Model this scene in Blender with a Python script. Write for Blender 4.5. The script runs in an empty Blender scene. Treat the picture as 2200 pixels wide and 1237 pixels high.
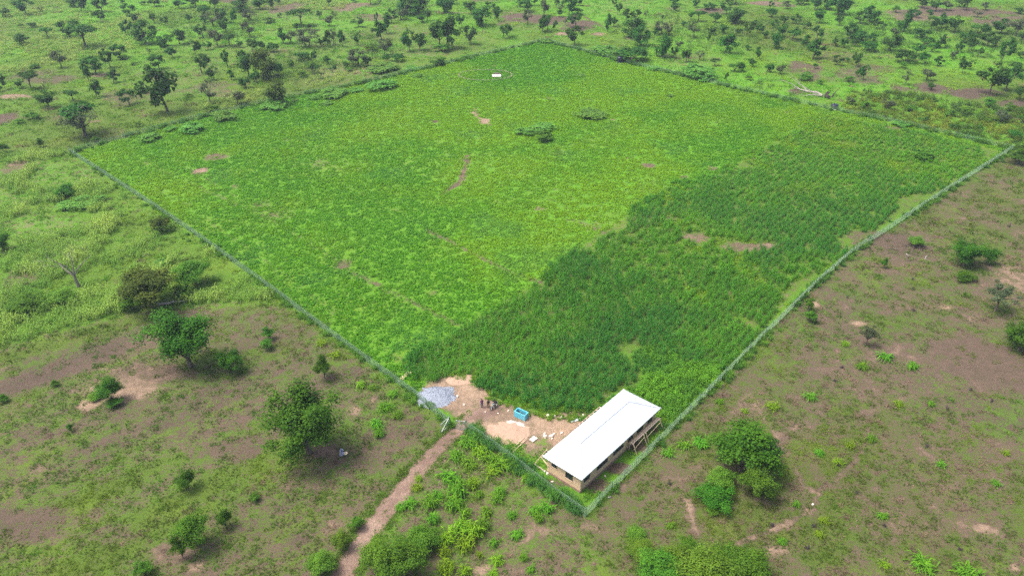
import bpy, math, random
import numpy as np
from mathutils import Vector, Matrix

# ------------------------------------------------------------------ camera, sky, sun, exposure
CAM_H = 80.0
FPX = 1610.0                      # focal length in pixels of a 2200 px wide picture
PITCH = math.atan((618.5 + 355.0) / FPX)
sc = bpy.context.scene
root_col = sc.collection
cam_d = bpy.data.cameras.new('camera')
cam_d.lens = 36.0 * FPX / 2200.0
cam_d.clip_start = 1.0
cam_d.clip_end = 6000.0
cam = bpy.data.objects.new('camera', cam_d)
cam.location = (0, 0, CAM_H)
cam.rotation_euler = (math.pi / 2 - PITCH, 0, 0)
root_col.objects.link(cam)
sc.camera = cam

SUN_EL, SUN_AZ = 64.0, -92.0      # degrees; azimuth from +Y towards +X
world = bpy.data.worlds.new('World')
sc.world = world
world.use_nodes = True
wn = world.node_tree
sky = wn.nodes.new('ShaderNodeTexSky')
sky.sky_type = 'NISHITA'
sky.sun_disc = False
sky.sun_elevation = math.radians(SUN_EL)
sky.sun_rotation = math.radians(SUN_AZ)
sky.air_density = 0.65
sky.dust_density = 7.0
sky.ozone_density = 1.0
wn.links.new(sky.outputs[0], wn.nodes['Background'].inputs[0])
wn.nodes['Background'].inputs[1].default_value = 0.15

sun_d = bpy.data.lights.new('sun', 'SUN')
sun_d.energy = 1.3
sun_d.angle = math.radians(15.0)
sun_d.color = (1.0, 0.97, 0.91)
sun = bpy.data.objects.new('sun', sun_d)
_az, _el = math.radians(SUN_AZ), math.radians(SUN_EL)
_dir = Vector((math.sin(_az) * math.cos(_el), math.cos(_az) * math.cos(_el), math.sin(_el)))
sun.rotation_euler = _dir.to_track_quat('Z', 'Y').to_euler()
sun.location = (0, 0, 200)
root_col.objects.link(sun)

sc.view_settings.view_transform = 'Standard'
sc.view_settings.look = 'None'
sc.view_settings.gamma = 1.0
sc.view_settings.exposure = 1.06
sc.render.film_transparent = False
try:
    sc.cycles.use_denoising = False
    sc.cycles.max_bounces = 6
    sc.cycles.diffuse_bounces = 3
    sc.cycles.glossy_bounces = 2
    sc.cycles.transmission_bounces = 3
    sc.cycles.volume_bounces = 0
    sc.cycles.caustics_reflective = False
    sc.cycles.caustics_refractive = False
except Exception:
    pass

RNG = np.random.default_rng(7)
random.seed(7)
CP, SP = math.cos(PITCH), math.sin(PITCH)


def at(x, y, z=0.0):
    """the point of the place at height z that the photograph (2200 px wide) shows at x, y"""
    u = (x - 1100.0) / FPX
    v = (y - 618.5) / FPX
    t = (z - CAM_H) / (-SP - v * CP)
    return Vector((u * t, (CP - v * SP) * t, z))


def at2(pts, z=0.0):
    return np.array([[at(x, y, z).x, at(x, y, z).y] for x, y in pts])


def depth(p):
    return p[1] * CP + CAM_H * SP


def proj(X, Y, Z=0.0):
    d = Y * CP - (Z - CAM_H) * SP
    up = Y * SP + (Z - CAM_H) * CP
    return 1100.0 + FPX * X / d, 618.5 - FPX * up / d


# ------------------------------------------------------------------ numpy noise and areas
_perm = RNG.permutation(1024)
_val = RNG.random(1024)


def vnoise(x, y, seed=0):
    x = np.asarray(x, float); y = np.asarray(y, float)
    xi = np.floor(x).astype(int); yi = np.floor(y).astype(int)
    xf = x - xi; yf = y - yi
    xf = xf * xf * (3 - 2 * xf); yf = yf * yf * (3 - 2 * yf)
    def h(a, b):
        return _val[_perm[(_perm[(a + seed * 37) % 1024] + b) % 1024]]
    return ((h(xi, yi) * (1 - xf) + h(xi + 1, yi) * xf) * (1 - yf)
            + (h(xi, yi + 1) * (1 - xf) + h(xi + 1, yi + 1) * xf) * yf)


def fbm(x, y, scale, seed=0, octs=4):
    s = 0.0; a = 0.5; t = 0.0
    for i in range(octs):
        s = s + a * vnoise(np.asarray(x) / scale, np.asarray(y) / scale, seed + i * 5)
        t += a; a *= 0.5; scale *= 0.5
    return s / t


def sstep(a, b, x):
    t = np.clip((x - a) / (b - a), 0, 1)
    return t * t * (3 - 2 * t)


def inside(P, X, Y):
    X = np.asarray(X); Y = np.asarray(Y)
    r = np.zeros(X.shape, bool)
    n = len(P)
    for i in range(n):
        x0, y0 = P[i]; x1, y1 = P[(i + 1) % n]
        if y0 == y1:
            continue
        c = ((y0 > Y) != (y1 > Y)) & (X < (x1 - x0) * (Y - y0) / (y1 - y0) + x0)
        r ^= c
    return r


def linedist(P, X, Y, closed=False):
    X = np.asarray(X); Y = np.asarray(Y)
    d = np.full(X.shape, 1e9)
    n = len(P)
    for i in range(n if closed else n - 1):
        x0, y0 = P[i]; x1, y1 = P[(i + 1) % n]
        dx, dy = x1 - x0, y1 - y0
        L = dx * dx + dy * dy + 1e-9
        t = np.clip(((X - x0) * dx + (Y - y0) * dy) / L, 0, 1)
        d = np.minimum(d, np.hypot(X - x0 - t * dx, Y - y0 - t * dy))
    return d


def soft(P, X, Y, w=3.0):
    """1 inside the area, 0 outside, blended over w metres"""
    d = linedist(P, X, Y, True)
    s = np.where(inside(P, X, Y), d, -d)
    return sstep(-w, w, s)


# outlines on the ground (given as seen in the photograph, turned into metres at once)
FENCE_PX = {
    'left': [(966, 915), (890, 850), (800, 786), (700, 712), (560, 607), (420, 506), (300, 425), (150, 328)],
    'far_left': [(150, 328), (420, 256), (600, 214), (760, 184), (960, 137), (1170, 88)],
    'far_right': [(1170, 88), (1330, 132), (1540, 182), (1790, 237), (1960, 272), (2175, 322)],
    'right': [(1258, 1110), (1400, 967), (1500, 867), (1640, 724), (1760, 606), (1830, 545), (1900, 500), (1990, 440), (2080, 382), (2175, 322)],
    'front': [(1258, 1110), (1180, 1055), (1080, 976), (1003, 921)],
}
FENCE = {k: at2(v) for k, v in FENCE_PX.items()}
FARM = np.concatenate([FENCE['left'], FENCE['far_left'][1:], FENCE['far_right'][1:], FENCE['right'][::-1][1:], FENCE['front'][1:]])
CORN = at2([(868, 790), (890, 770), (1010, 690), (1160, 600), (1185, 585), (1280, 505), (1400, 440), (1560, 365), (1690, 290), (1770, 245),
            (1900, 270), (2040, 300), (2150, 325), (2060, 388), (1960, 452), (1850, 520), (1760, 590), (1690, 655), (1600, 748), (1560, 790),
            (1480, 785), (1400, 748), (1352, 760), (1385, 800), (1372, 838), (1330, 838), (1258, 893), (1200, 888), (1140, 870), (1085, 850),
            (1030, 820), (980, 803), (930, 818), (890, 808)])
WEEDS = at2([(1352, 760), (1400, 748), (1480, 785), (1560, 790), (1520, 840), (1440, 915), (1425, 880), (1345, 835), (1372, 838), (1385, 800)])
YARD = at2([(905, 838), (925, 815), (985, 808), (1035, 830), (1060, 845), (1060, 855), (1100, 870), (1135, 880), (1180, 892), (1262, 893),
            (1250, 910), (1195, 965), (1160, 935), (1130, 925), (1105, 948), (1075, 945), (1035, 920), (1005, 912), (985, 900), (960, 885), (930, 870)])
ROAD_L = [(1045, 868), (1010, 887), (970, 917), (914, 969), (864, 1026), (805, 1094), (757, 1155), (708, 1237), (670, 1310)]
ROAD_R = [(1075, 885), (1032, 903), (1000, 923), (944, 983), (898, 1038), (842, 1112), (800, 1165), (760, 1237), (728, 1310)]
ROAD = np.concatenate([at2(ROAD_L), at2(ROAD_R)[::-1]])
LEFT_LOW = at2([(-400, 800), (0, 745), (200, 690), (340, 650), (480, 655), (620, 640), (700, 712), (800, 786), (880, 850), (960, 915), (700, 1237), (650, 1350), (-500, 1350)])
LEFT_MID = at2([(-300, 340), (150, 330), (420, 506), (700, 712), (620, 640), (480, 655), (340, 650), (0, 745), (-400, 800)])
FRONT = at2([(1003, 921), (1258, 1110), (1330, 1350), (700, 1350), (770, 1237), (905, 1040)])
RIGHT = at2([(1258, 1110), (1500, 867), (1830, 545), (2175, 322), (2600, 360), (2800, 1400), (1330, 1350)])
BELT = at2([(1800, 240), (1830, 195), (1960, 200), (2060, 222), (2200, 238), (2500, 270), (2500, 330), (2175, 322), (1960, 272)])

# bare or worn spots: x, y, half width, half height (photo px), how bare, tone (0 dark brown .. 1 pale sand)
SPOTS = [(428, 369, 15, 7, 1, .8), (460, 338, 24, 9, .75, .5), (505, 400, 13, 6, .8, .6), (400, 440, 18, 8, .6, .4), (1003, 345, 9, 15, .9, .5), (1030, 300, 10, 8, .4, .5),
         (1040, 260, 14, 6, 1, .9), (1018, 238, 10, 8, .8, .8), (935, 262, 15, 5, 1, .3), (1060, 142, 9, 3, .9, .3), (1467, 382, 13, 6, 1, .5),
         (1390, 357, 16, 6, .9, .55), (1350, 340, 12, 4, .9, .7), (1315, 258, 9, 3, 1, .8), (1610, 532, 52, 16, .8, .6), (1655, 528, 26, 10, .9, .7), (1490, 510, 34, 13, .75, .6),
         (1275, 488, 26, 12, .6, .5), (735, 570, 24, 16, .75, .4), (1530, 362, 12, 5, .8, .6), (1440, 468, 14, 7, .8, .55), (1360, 438, 10, 5, .6, .5),
         (925, 630, 20, 10, .6, .5), (690, 350, 20, 8, .5, .4), (780, 300, 25, 8, .4, .4), (620, 300, 18, 6, .4, .4), (1200, 330, 40, 18, .45, .45), (1420, 400, 80, 30, .35, .3), (1160, 450, 12, 5, .7, .7),
         (1690, 240, 20, 6, .5, .4), (1750, 635, 14, 20, .5, .6), (560, 440, 22, 9, .55, .4), (600, 460, 30, 10, .5, .4), (1290, 275, 12, 4, .5, .5), (1180, 212, 20, 5, .5, .4), (1260, 215, 24, 6, .4, .4),
         (1290, 1045, 26, 14, .9, .3), (1330, 1005, 26, 14, .9, .25), (1375, 958, 22, 14, .9, .3), (1410, 925, 16, 10, .8, .4), (1190, 1040, 24, 10, .8, .5), (1180, 970, 30, 14, .7, .6), (1140, 965, 22, 14, .8, .7), (990, 815, 42, 14, 1, .95), (960, 870, 40, 12, .9, .9), (1010, 862, 40, 16, .9, .75), (1120, 915, 40, 14, 1, .95), (1110, 935, 40, 22, 1, .8), (1240, 905, 50, 20, 1, .6),
         (2033, 660, 22, 10, 1, 1), (1845, 695, 20, 6, 1, .9), (1750, 654, 11, 7, 1, .9), (1330, 1050, 11, 15, .8, .6), (1480, 1105, 12, 24, .7, .6), (1500, 1140, 30, 14, .7, .6),
         (2110, 770, 120, 95, .95, .35), (1890, 850, 60, 40, .7, .45), (1860, 890, 22, 14, 1, .55), (1680, 940, 26, 18, .9, .55), (2120, 1138, 20, 9, 1, .8), (2180, 1220, 14, 10, 1, .8), (1670, 1180, 26, 12, .9, .8), (1780, 920, 26, 12, .8, .6),
         (2170, 590, 50, 40, .8, .7), (1900, 530, 70, 40, .7, .35), (2050, 440, 60, 30, .5, .35), (1800, 800, 60, 60, .5, .4), (1960, 1100, 80, 40, .4, .35),
         (250, 838, 80, 24, .95, .85), (190, 870, 26, 14, .9, .9), (330, 800, 90, 30, .9, .5), (690, 966, 42, 26, 1, .55), (762, 882, 32, 18, .9, .85), (800, 860, 26, 12, .8, .7), (520, 960, 70, 40, .75, .3), (430, 960, 40, 30, .6, .3), (560, 720, 120, 60, .65, .35),
         (60, 1120, 110, 50, .8, .25), (380, 1190, 60, 30, .9, .55), (420, 1215, 30, 14, 1, .8), (230, 1150, 70, 30, .6, .35), (560, 1190, 60, 40, .5, .5), (650, 800, 50, 30, .6, .35), (840, 985, 60, 40, .5, .4), (60, 930, 60, 20, .7, .25),
         (1150, 1140, 60, 20, .8, .6), (1040, 1225, 34, 18, 1, .85), (920, 1060, 50, 40, .5, .4), (1230, 1190, 70, 50, .7, .35), (1290, 1160, 40, 30, .7, .45), (935, 990, 20, 16, .8, .7), (1100, 1080, 40, 20, .5, .4), (1200, 1090, 40, 30, .6, .45),
         (220, 162, 22, 5, 1, .8), (20, 208, 40, 6, 1, .85), (110, 172, 60, 12, .7, .25), (320, 160, 60, 14, .6, .25), (0, 262, 45, 22, .95, .3), (120, 250, 40, 10, .5, .3), (270, 210, 80, 18, .6, .3), (430, 190, 60, 20, .6, .35), (470, 200, 40, 14, .6, .5), (60, 160, 60, 14, .6, .3),
         (250, 290, 60, 14, .5, .35), (40, 360, 40, 16, .7, .45), (35, 350, 20, 8, .9, .7), (60, 590, 50, 30, .6, .35), (480, 100, 50, 10, .5, .3), (200, 262, 18, 4, .8, .75), (620, 18, 60, 12, .8, .45), (745, 14, 60, 12, .9, .6), (800, 40, 60, 8, .7, .35), (490, 2, 60, 6, .8, .3),
         (1160, 42, 90, 14, .95, .3), (1240, 55, 60, 12, .95, .3), (1110, 40, 40, 12, .9, .4), (1290, 75, 22, 5, .9, .8), (1205, 73, 14, 4, 1, .8), (1350, 83, 20, 5, .8, .6), (1080, 50, 24, 6, .7, .5), (1530, 22, 40, 8, .9, .3), (1640, 8, 40, 5, 1, .6), (1060, 2, 60, 4, .7, .4),
         (800, 42, 30, 4, .6, .6), (850, 58, 10, 4, .8, .7), (910, 72, 14, 3, .8, .7), (865, 62, 24, 4, .5, .5),
         (2050, 28, 130, 16, .95, .35), (1960, 35, 70, 12, .9, .6), (2130, 46, 50, 16, .9, .4), (1680, 12, 30, 5, .8, .5), (1740, 150, 60, 18, .8, .3), (1840, 165, 90, 20, .7, .25), (1800, 120, 70, 14, .5, .4), (1900, 150, 60, 14, .6, .3), (2000, 188, 60, 14, .95, .2),
         (2090, 200, 80, 12, .95, .2), (2180, 220, 60, 10, .95, .2), (1940, 190, 30, 8, .8, .25), (1710, 196, 14, 6, .9, .3), (1820, 158, 12, 3, .9, .9), (1480, 120, 60, 14, .5, .35), (1530, 128, 30, 8, .5, .35), (1440, 20, 30, 5, .6, .4), (1925, 275, 30, 5, .7, .5), (330, 672, 60, 8, .9, .1), (1935, 525, 50, 26, .9, .2)]
# worn tracks: points (photo px), width in metres, how bare, tone
TRACKS = [([(920, 495), (990, 530), (1040, 556), (1100, 585), (1160, 606)], 1.6, .75, .45), ([(760, 586), (830, 620), (900, 655), (980, 696)], 1.5, .7, .45),
          ([(300, 345), (380, 380), (440, 408), (520, 445), (600, 480)], 1.6, .5, .35), ([(1003, 335), (1000, 360), (992, 390), (945, 418)], 1.8, .85, .45), ([(1020, 235), (1025, 250), (1050, 268)], 1.6, .9, .9),
          ([(1220, 470), (1270, 487), (1300, 500)], 1.8, .6, .45), ([(930, 150), (830, 165), (700, 195), (560, 240), (420, 275)], 1.6, .35, .3), ([(350, 330), (520, 430), (700, 545), (860, 650), (940, 700)], 1.2, .42, .35), ([(520, 290), (720, 385), (900, 480)], 1.2, .36, .35), ([(760, 230), (960, 310), (1180, 410), (1340, 470)], 1.2, .34, .35), ([(980, 200), (1200, 275), (1480, 380)], 1.4, .32, .35), ([(250, 350), (420, 455), (620, 595), (860, 775)], 1.0, .40, .35),
          ([(1612, 850), (1632, 880), (1650, 915), (1682, 962), (1705, 1010), (1728, 1045), (1752, 1058)], 1.0, .82, .7), ([(1752, 1058), (1790, 1036), (1830, 1000), (1862, 950), (1868, 905), (1850, 860), (1810, 800), (1795, 750)], .8, .85, .55),
          ([(1580, 1165), (1640, 1145), (1700, 1120), (1750, 1090), (1758, 1055)], .7, .95, .65), ([(1478, 1075), (1482, 1105), (1495, 1135)], .9, 1, .8), ([(1690, 870), (1760, 905), (1860, 890), (1960, 850), (2060, 820)], .8, .6, .5), ([(1600, 850), (1560, 905), (1580, 930)], .7, .7, .6),
          ([(1060, 1180), (1150, 1150), (1260, 1130), (1330, 1150)], 1.3, .7, .6), ([(1150, 1120), (1130, 1160), (1080, 1200), (1030, 1235)], 1.3, .8, .7), ([(1960, 1060), (2050, 1120), (2130, 1140), (2200, 1200)], .8, .6, .6),
          ([(0, 210), (40, 206), (110, 215)], 1.5, .8, .7), ([(700, 34), (820, 32), (960, 28), (1150, 30)], 1.0, .9, .7), ([(1080, 28), (1130, 30)], 1.2, .9, .7), ([(1255, 36), (1275, 48), (1300, 62)], 1.4, .9, .2), ([(1925, 272), (1960, 282)], 1.2, .8, .5)]


def spot_field(X, Y):
    b = np.zeros(X.shape); t = np.zeros(X.shape); wsum = np.full(X.shape, 1e-6)
    n = fbm(X, Y, 9.0, 11)
    for (x, y, rx, ry, a, tone) in SPOTS:
        c = at(x, y); k = depth(c) / FPX
        wx = rx * k
        wy = max(abs(at(x, y - ry).y - at(x, y + ry).y) / 2, 0.4)
        m = (np.abs(X - c.x) < wx * 2.2) & (np.abs(Y - c.y) < wy * 2.2)
        if not m.any():
            continue
        d = np.hypot((X[m] - c.x) / wx, (Y[m] - c.y) / wy) + (n[m] - .5) * 1.5
        w = a * (1 - sstep(.45, 1.25, d))
        b[m] = np.maximum(b[m], w)
        t[m] += tone * w; wsum[m] += w
    for pts, wid, a, tone in TRACKS:
        P = at2(pts)
        lo = P.min(0) - 5; hi = P.max(0) + 5
        m = (X > lo[0]) & (X < hi[0]) & (Y > lo[1]) & (Y < hi[1])
        if not m.any():
            continue
        d = linedist(P, X[m], Y[m]) / (wid * .5) + (n[m] - .5) * 1.6
        w = a * (1 - sstep(.5, 1.5, d))
        b[m] = np.maximum(b[m], w)
        t[m] += tone * w; wsum[m] += w
    return b, t / wsum, np.clip(wsum, 0, 1)


def ground_state(X, Y):
    """bare 0..1, tone 0..1, lush 0..1 for every point of the ground"""
    X = np.asarray(X, float); Y = np.asarray(Y, float)
    farm = soft(FARM, X, Y, 1.0); corn = soft(CORN, X, Y, 1.5)
    low = soft(LEFT_LOW, X, Y, 3); mid = soft(LEFT_MID, X, Y, 5); fr = soft(FRONT, X, Y, 2); rt = soft(RIGHT, X, Y, 2); yard = soft(YARD, X, Y, .8); belt = soft(BELT, X, Y, 4)
    road = soft(ROAD, X, Y, .6)
    big = fbm(X, Y, 60, 1); med = fbm(X, Y, 18, 2); sml = fbm(X, Y, 5, 3)
    # ploughed strips of the land left of the road run up to the right in the photograph
    a, b_ = at(0, 1180), at(400, 1000)
    ux, uy = (b_.x - a.x), (b_.y - a.y); L = math.hypot(ux, uy); ux /= L; uy /= L
    across = -X * uy + Y * ux; along = X * ux + Y * uy
    strip = fbm(across * 3.2, along * .35, 14, 4)
    strip2 = fbm(across * 3.0, along * .25, 40, 9)
    bare = .30 + (big - .5) * 1.1 + (med - .5) * .5
    bare = np.where(Y > 250, bare * .8, bare)
    tone = np.clip(.35 + (med - .5) * .8, 0, 1)
    lush = np.clip(.68 + (fbm(X, Y, 45, 6) - .5) * 1.6, 0, 1)
    def blend(v, w, n):
        return v * (1 - w) + n * w
    bare = blend(bare, low, .60 + (strip - .5) * 1.3 + (strip2 - .5) * .8)
    lush = blend(lush, low, np.clip(.42 + (strip - .5) * .8, 0, 1)); tone = blend(tone, low, np.clip(.30 + (sml - .5) * .6, 0, 1))
    bare = blend(bare, mid, .22 + (med - .5) * .8); lush = blend(lush, mid, np.clip(.62 + (med - .5), 0, 1))
    bare = blend(bare, fr, .60 + (med - .5) * .9 + (sml - .5) * .5); lush = blend(lush, fr, .55)
    bare = blend(bare, rt, .58 + (med - .5) * .6 + (sml - .5) * .7); lush = blend(lush, rt, np.clip(.30 + (med - .5) * .8, 0, 1)); tone = blend(tone, rt, np.clip(.30 + (sml - .5) * .7, 0, 1))
    bare = blend(bare, belt, .05); lush = blend(lush, belt, .75)
    bare = blend(bare, farm, .10 + (med - .5) * .45); lush = blend(lush, farm, np.clip(.95 + (big - .5) * .6, 0, 1))
    bare = blend(bare, corn, .35); lush = blend(lush, corn, .55)
    sb, st, sw = spot_field(X, Y)
    bare = np.maximum(bare, sb) ; tone = blend(tone, sw, st)
    bare = blend(bare, yard, .97); tone = blend(tone, yard, np.clip(.85 + (sml - .5) * .6, 0, 1))
    bare = blend(bare, road, 1.0); tone = blend(tone, road, np.clip(.60 + (sml - .5) * 1.3, 0, 1))
    return np.clip(bare, 0, 1), np.clip(tone, 0, 1), np.clip(lush, 0, 1)


# ------------------------------------------------------------------ materials
def new_mat(name):
    m = bpy.data.materials.new(name); m.use_nodes = True
    nt = m.node_tree
    for n in list(nt.nodes):
        nt.nodes.remove(n)
    out = nt.nodes.new('ShaderNodeOutputMaterial')
    return m, nt, out


def N(nt, typ, **kw):
    n = nt.nodes.new(typ)
    for k, v in kw.items():
        setattr(n, k, v)
    return n


def noise_node(nt, scale, detail=4, rough=.6, coord=None):
    n = N(nt, 'ShaderNodeTexNoise'); n.inputs['Scale'].default_value = scale
    n.inputs['Detail'].default_value = detail; n.inputs['Roughness'].default_value = rough
    if coord is not None:
        nt.links.new(coord, n.inputs['Vector'])
    return n


def mixrgb(nt, fac, a, b, blend='MIX'):
    n = N(nt, 'ShaderNodeMix', data_type='RGBA', blend_type=blend)
    for sock, v in ((n.inputs[0], fac), (n.inputs[6], a), (n.inputs[7], b)):
        if isinstance(v, bpy.types.NodeSocket):
            nt.links.new(v, sock)
        elif isinstance(v, (int, float)):
            sock.default_value = v
        else:
            sock.default_value = tuple(v) + ((1,) if len(v) == 3 else ())
    return n.outputs[2]


def mapr(nt, v, a, b, c=0.0, d=1.0):
    n = N(nt, 'ShaderNodeMapRange'); nt.links.new(v, n.inputs[0])
    for i, x in enumerate((a, b, c, d)):
        n.inputs[i + 1].default_value = x
    return n.outputs[0]


def math_node(nt, op, a, b=None):
    n = N(nt, 'ShaderNodeMath', operation=op)
    for i, v in enumerate((a, b)):
        if v is None:
            continue
        if isinstance(v, bpy.types.NodeSocket):
            nt.links.new(v, n.inputs[i])
        else:
            n.inputs[i].default_value = v
    return n.outputs[0]


def plain(name, col, rough=.7, metal=0.0, var=.25, scale=6.0, bump=0.0, spec=None, dirt=None):
    """a painted, wooden or mineral surface with uneven colour"""
    m, nt, out = new_mat(name)
    p = N(nt, 'ShaderNodeBsdfPrincipled')
    tc = N(nt, 'ShaderNodeTexCoord')
    n = noise_node(nt, scale, 5, .65, tc.outputs['Object'])
    f = mapr(nt, n.outputs[0], .3, .7)
    c = mixrgb(nt, f, [x * (1 - var) for x in col], [min(1, x * (1 + var)) for x in col])
    if dirt:
        n2 = noise_node(nt, scale * .35, 6, .7, tc.outputs['Object'])
        c = mixrgb(nt, mapr(nt, n2.outputs[0], .5, .75), c, dirt)
    nt.links.new(c, p.inputs['Base Color'])
    p.inputs['Roughness'].default_value = rough
    p.inputs['Metallic'].default_value = metal
    if spec is not None:
        p.inputs['Specular IOR Level'].default_value = spec
    if bump:
        b = N(nt, 'ShaderNodeBump'); b.inputs['Strength'].default_value = bump; b.inputs['Distance'].default_value = .05
        nt.links.new(n.outputs[0], b.inputs['Height']); nt.links.new(b.outputs[0], p.inputs['Normal'])
    nt.links.new(p.outputs[0], out.inputs[0])
    return m


SOILS = {'field': ((.062, .047, .036), (.118, .085, .060), (.35, .25, .17)), 'track': ((.125, .078, .060), (.190, .126, .097), (.33, .235, .18))}
GRASS_DULL, GRASS_MID, GRASS_LUSH = (.066, .084, .018), (.082, .160, .016), (.098, .270, .014)


def ground_material(name, soil='field'):
    SOIL_DARK, SOIL_MID, SOIL_PALE = SOILS[soil]
    m, nt, out = new_mat(name)
    p = N(nt, 'ShaderNodeBsdfPrincipled'); p.inputs['Roughness'].default_value = .95; p.inputs['Specular IOR Level'].default_value = .1
    geo = N(nt, 'ShaderNodeNewGeometry'); P = geo.outputs['Position']
    n1 = noise_node(nt, .55, 6, .7, P); n2 = noise_node(nt, 2.6, 5, .7, P); n3 = noise_node(nt, .09, 4, .6, P); n4 = noise_node(nt, 8.0, 3, .6, P)
    at_ = N(nt, 'ShaderNodeAttribute', attribute_name='cover'); sep = N(nt, 'ShaderNodeSeparateColor'); nt.links.new(at_.outputs['Color'], sep.inputs[0])
    bare, tn, lush = sep.outputs[0], sep.outputs[1], sep.outputs[2]
    tvar = math_node(nt, 'ADD', tn, mapr(nt, n1.outputs[0], .25, .75, -.28, .28))
    soil = mixrgb(nt, mapr(nt, tvar, 0, .5), SOIL_DARK, SOIL_MID)
    soil = mixrgb(nt, mapr(nt, tvar, .5, 1), soil, SOIL_PALE)
    soil = mixrgb(nt, mapr(nt, n2.outputs[0], .35, .7, .0, .45), soil, (.080, .060, .048))
    soil = mixrgb(nt, mapr(nt, n4.outputs[0], .55, .75, 0, .35), soil, (.22, .175, .135))
    lvar = math_node(nt, 'ADD', lush, mapr(nt, n2.outputs[0], .25, .75, -.35, .35))
    gr = mixrgb(nt, mapr(nt, lvar, 0, .5), GRASS_DULL, GRASS_MID)
    gr = mixrgb(nt, mapr(nt, lvar, .5, 1), gr, GRASS_LUSH)
    gr = mixrgb(nt, mapr(nt, n4.outputs[0], .35, .7, 0, .5), gr, (.055, .10, .018))
    gr = mixrgb(nt, mapr(nt, n3.outputs[0], .5, .7, 0, .35), gr, (.14, .185, .025))
    k = math_node(nt, 'ADD', bare, mapr(nt, n1.outputs[0], .2, .8, -.50, .50))
    k = math_node(nt, 'ADD', k, mapr(nt, n2.outputs[0], .2, .8, -.62, .62))
    col = mixrgb(nt, mapr(nt, k, .30, .76), gr, soil)
    nt.links.new(col, p.inputs['Base Color'])
    b = N(nt, 'ShaderNodeBump'); b.inputs['Strength'].default_value = .5; b.inputs['Distance'].default_value = .25
    nt.links.new(n2.outputs[0], b.inputs['Height']); nt.links.new(b.outputs[0], p.inputs['Normal'])
    nt.links.new(p.outputs[0], out.inputs[0])
    return m


def leaf_material(name, col, col2, tint=False, trans=.28, rough=.55):
    m, nt, out = new_mat(name)
    a = N(nt, 'ShaderNodeAttribute', attribute_name='leafv')
    sep = N(nt, 'ShaderNodeSeparateColor'); nt.links.new(a.outputs['Color'], sep.inputs[0])
    c = mixrgb(nt, sep.outputs[0], col, col2)
    if tint:
        t = N(nt, 'ShaderNodeAttribute', attribute_name='tint', attribute_type='INSTANCER')
        c = mixrgb(nt, 1.0, c, t.outputs['Color'], 'MULTIPLY')
    else:
        oi = N(nt, 'ShaderNodeObjectInfo')
        k = mapr(nt, oi.outputs['Random'], 0, 1, .84, 1.18)
        hs = N(nt, 'ShaderNodeHueSaturation'); nt.links.new(c, hs.inputs['Color']); nt.links.new(k, hs.inputs['Value'])
        nt.links.new(mapr(nt, oi.outputs['Random'], 0, 1, .485, .515), hs.inputs['Hue'])
        c = hs.outputs[0]
    p = N(nt, 'ShaderNodeBsdfPrincipled'); p.inputs['Roughness'].default_value = rough; p.inputs['Specular IOR Level'].default_value = .06
    nt.links.new(c, p.inputs['Base Color'])
    tr = N(nt, 'ShaderNodeBsdfTranslucent')
    nt.links.new(mixrgb(nt, 1.0, c, (1.1, 1.15, .6), 'MULTIPLY'), tr.inputs['Color'])
    mx = N(nt, 'ShaderNodeMixShader'); mx.inputs[0].default_value = trans
    nt.links.new(p.outputs[0], mx.inputs[1]); nt.links.new(tr.outputs[0], mx.inputs[2]); nt.links.new(mx.outputs[0], out.inputs[0])
    return m


M = {}
M['ground'] = ground_material('ground_cover')
M['track'] = ground_material('dirt_track', 'track')
M['bark'] = plain('bark', (.12, .095, .075), .9, var=.4, scale=9, bump=.4)
M['pale_bark'] = plain('pale_bark', (.30, .27, .24), .9, var=.3, scale=5, bump=.4)
M['grey_bark'] = plain('grey_bark', (.20, .175, .155), .9, var=.3, scale=7, bump=.3)
M['charred'] = plain('charred_wood', (.045, .035, .032), .95, var=.4, scale=6)
M['tree'] = leaf_material('tree_leaf', (.020, .078, .011), (.064, .180, .020))
M['tree_mid'] = leaf_material('tree_leaf_mid', (.024, .092, .008), (.080, .205, .014))
M['tree_olive'] = leaf_material('tree_leaf_olive', (.040, .080, .010), (.100, .145, .018))
M['tree_grey'] = leaf_material('tree_leaf_grey', (.050, .072, .036), (.105, .135, .062))
M['bush'] = leaf_material('bush_leaf', (.042, .125, .012), (.110, .250, .020))
M['bush_bright'] = leaf_material('bush_leaf_bright', (.070, .160, .016), (.150, .290, .026))
M['reed'] = leaf_material('reed_leaf', (.075, .200, .030), (.150, .330, .045))
M['dry_leaf'] = leaf_material('dry_leaf', (.22, .11, .06), (.33, .19, .11))
M['crop'] = leaf_material('crop_leaf', (.74, .70, .68), (1.15, 1.15, 1.12), tint=True)
M['wall'] = plain('wall_render', (.64, .465, .29), .9, var=.08, scale=1.2, dirt=(.56, .40, .26))
M['plinth'] = plain('stained_plinth', (.30, .20, .155), .95, var=.25, scale=2.0)
M['glass'] = plain('window_glass', (.012, .030, .036), .12, var=.2, scale=2, spec=.7)
M['frame'] = plain('window_frame', (.055, .075, .075), .5, var=.1)
M['timber'] = plain('sawn_timber', (.52, .40, .27), .85, var=.25, scale=5)
M['grey_timber'] = plain('weathered_timber', (.42, .34, .28), .9, var=.25, scale=5)
M['blue'] = plain('blue_paint', (.10, .46, .60), .6, var=.10, scale=2.5, dirt=(.17, .47, .55))
M['blue_in'] = plain('blue_paint_inside', (.07, .30, .42), .6, var=.12, scale=2.5)
M['water'] = plain('dark_water', (.010, .016, .018), .06, var=.2, scale=2, spec=.8)
M['steel'] = plain('galvanised_steel', (.50, .53, .52), .45, .6, var=.12)
M['fence_wire'] = plain('green_coated_wire', (.19, .31, .18), .6, var=.15)
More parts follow.
